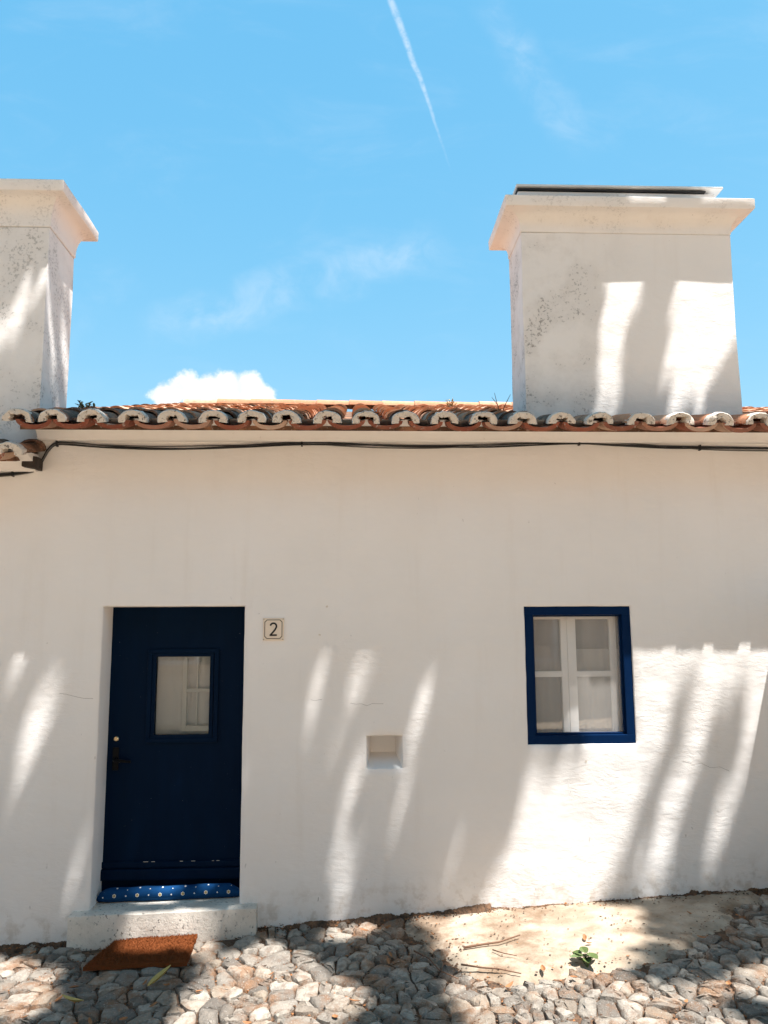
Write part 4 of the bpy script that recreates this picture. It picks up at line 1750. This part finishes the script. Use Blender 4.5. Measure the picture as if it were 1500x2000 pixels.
GROUND_LIT = [[(-.855, -1.001), (-.765, -.412), (-.5, -.26), (-.28, -.497), (-.001, -.992), (-.118, -1.25), (-.75, -1.25)],
              [(.433, -.03), (1.289, 0.0), (1.665, -.18), (1.55, -.48), (1.30, -.84), (.789, -.915), (.57, -.647)],
              [(.514, -.869), (.831, -.84), (1.198, -.846), (1.509, -1.2), (2.1, -.98), (1.9, -1.6), (.6, -1.4)],
              [(-2.1, -.16), (-1.72, -.347), (-1.6, -.739), (-1.8, -.85), (-2.2, -.8)], [(-0.12, -.10), (.10, -.07), (.08, -.16), (-.12, -.2)], [(-1.30, -.10), (-1.08, -.10), (-1.12, -.26), (-1.30, -.22)], [(-1.02, -.10), (-.88, -.10), (-.86, -.28), (-.96, -.26)]]
CH_LIT = [[(2.34, 4.75), (3.0, 4.75), (2.9, 3.75), (2.57, 3.2), (2.06, 3.2)]]
CH_GAPS = [(1.90, 4.5, 1.73, 3.2, .085), (2.06, 4.5, 1.97, 3.95, .045), (-2.02, 4.35, -2.48, 3.70, .10)]


def seg_d(px_, pz_, s):
    a, b, p = Vector((s[0], s[1])), Vector((s[2], s[3])), Vector((px_, pz_))
    t = max(0, min(1, (p - a).dot(b - a) / (b - a).length_squared))
    return (p - (a + (b - a) * t)).length


def sunlit_spot(p):
    """does the sun ray through p land where the facade, chimneys, roof or paving are lit?"""
    t = -p.y
    X, Z = p.x - SA * t, p.z - SB * t
    if p.y < 0 and Z < gz(X):
        tg = (p.z - gz(X)) / SB
        gx_, gy_ = p.x - SA * tg, p.y + tg
        return any(in_poly((gx_, gy_), q) or poly_dist((gx_, gy_), q) < 0.09 for q in GROUND_LIT)
    if Z < 2.95:
        if any(seg_d(X, Z, s) < s[4] + 0.012 for s in WALL_GAPS):
            return True
        if in_poly((X, Z), WALL_LIT):
            return not any(seg_d(X, Z, s) < s[4] for s in WALL_DARK)
        return False
    t2 = 0.1 - p.y
    X, Z = p.x - SA * t2, p.z - SB * t2
    if Z < 4.95 and (1.0 < X < 2.9 or X < -1.95):
        if any(in_poly((X, Z), q) for q in CH_LIT):
            return seg_d(X, Z, (2.70, 3.62, 2.5, 3.2)) + 0 > 0.09
        return any(seg_d(X, Z, s) < s[4] + 0.03 for s in CH_GAPS)
    # roof slope
    if p.y > -1.5:
        tr_ = (p.z - roof_z(p.y)) / (SB + SLOPE)
        yr, xr_ = p.y + tr_, p.x - SA * tr_
        if yr > 0.0 or xr_ > 1.75:
            return True
        return R() < 0.35
    return False


random.seed(21)
tree = tag(empty('shade_tree', (5.0, -4.6, gz(5.0))), 'tall broad-leaved tree standing in the lane opposite the cottage', 'tree')


def tp(o):
    o.parent = tree
    o.matrix_parent_inverse = Matrix.Translation(tree.location).inverted()
    return o


bm = bmesh.new()
add_tube(bm, [(5.0, -4.6, gz(5) - .1), (5.0, -4.58, 1.0), (4.95, -4.5, 3.0), (4.8, -4.3, 5.2), (4.5, -4.0, 7.2), (4.1, -3.5, 8.8)], [.34, .26, .23, .20, .16, .11], 12)
tp(mesh_obj('trunk', bm, 'bark', smooth=True))
CC, CR = Vector((2.3, -2.3, 10.5)), Vector((5.4, 3.1, 1.7))
for k in range(26):
    a = 6.283 * k / 26 + U(-.2, .2)
    tip = CC + Vector((math.cos(a) * CR.x * U(.45, .8), math.sin(a) * CR.y * U(.45, .8), U(-.3, .9)))
    s0 = Vector((4.5, -4.0, 7.2)).lerp(Vector((4.1, -3.5, 8.8)), R())
    mid = s0.lerp(tip, .5) + Vector((0, 0, .45))
    if sum(sunlit_spot(mid.lerp(tip, f_ / 12)) for f_ in range(13)) + sum(sunlit_spot(s0.lerp(mid, f_ / 12)) for f_ in range(13)) > 1:
        continue
    bm = bmesh.new()
    add_tube(bm, [s0, s0.lerp(mid, .5) + Vector((0, 0, .15)), mid, mid.lerp(tip, .5), tip], [.07, .055, .04, .025, .012], 7)
    tp(mesh_obj('limb', bm, 'bark', smooth=True))
bm = bmesh.new()
nl = 0
clumps = []
while len(clumps) < 820:
    d = Vector((U(-1, 1), U(-1, 1), U(-1, 1)))
    if d.length < 1:
        clumps.append(CC + Vector((d.x * CR.x, d.y * CR.y, d.z * CR.z)))
for c in clumps:
    d = Vector(((c.x - CC.x) / CR.x, (c.y - CC.y) / CR.y, (c.z - CC.z) / CR.z))
    if d.length > 1.05:
        c = CC + Vector((d.x * CR.x, d.y * CR.y, d.z * CR.z)) / d.length * U(.6, 1)
    for q_ in range(34):
        p = c + Vector((random.gauss(0, .22), random.gauss(0, .22), random.gauss(0, .16)))
        if p.z < 8.3 or sunlit_spot(p):
            continue
        mx = Matrix.Translation(p) @ Matrix.Rotation(U(0, 6.283), 4, 'Z') @ Matrix.Rotation(U(-.7, .7), 4, 'X') @ Matrix.Rotation(U(-.7, .7), 4, 'Y')
        w, l_ = U(.04, .06), U(.07, .11)
        vs_ = [bm.verts.new(mx @ Vector(v)) for v in ((0, -l_, 0), (w, -.2 * l_, .012), (.6 * w, .6 * l_, .01), (0, l_, -.02), (-.6 * w, .6 * l_, .01), (-w, -.2 * l_, .012))]
        bm.faces.new(vs_[:4])
        bm.faces.new((vs_[0], vs_[3], vs_[4], vs_[5]))
        nl += 1
tp(tag(mesh_obj('crown', bm, 'tree_foliage', recalc=False), kind='stuff'))
print('stones', len(stones), 'tiles', count, 'leaves', nl)
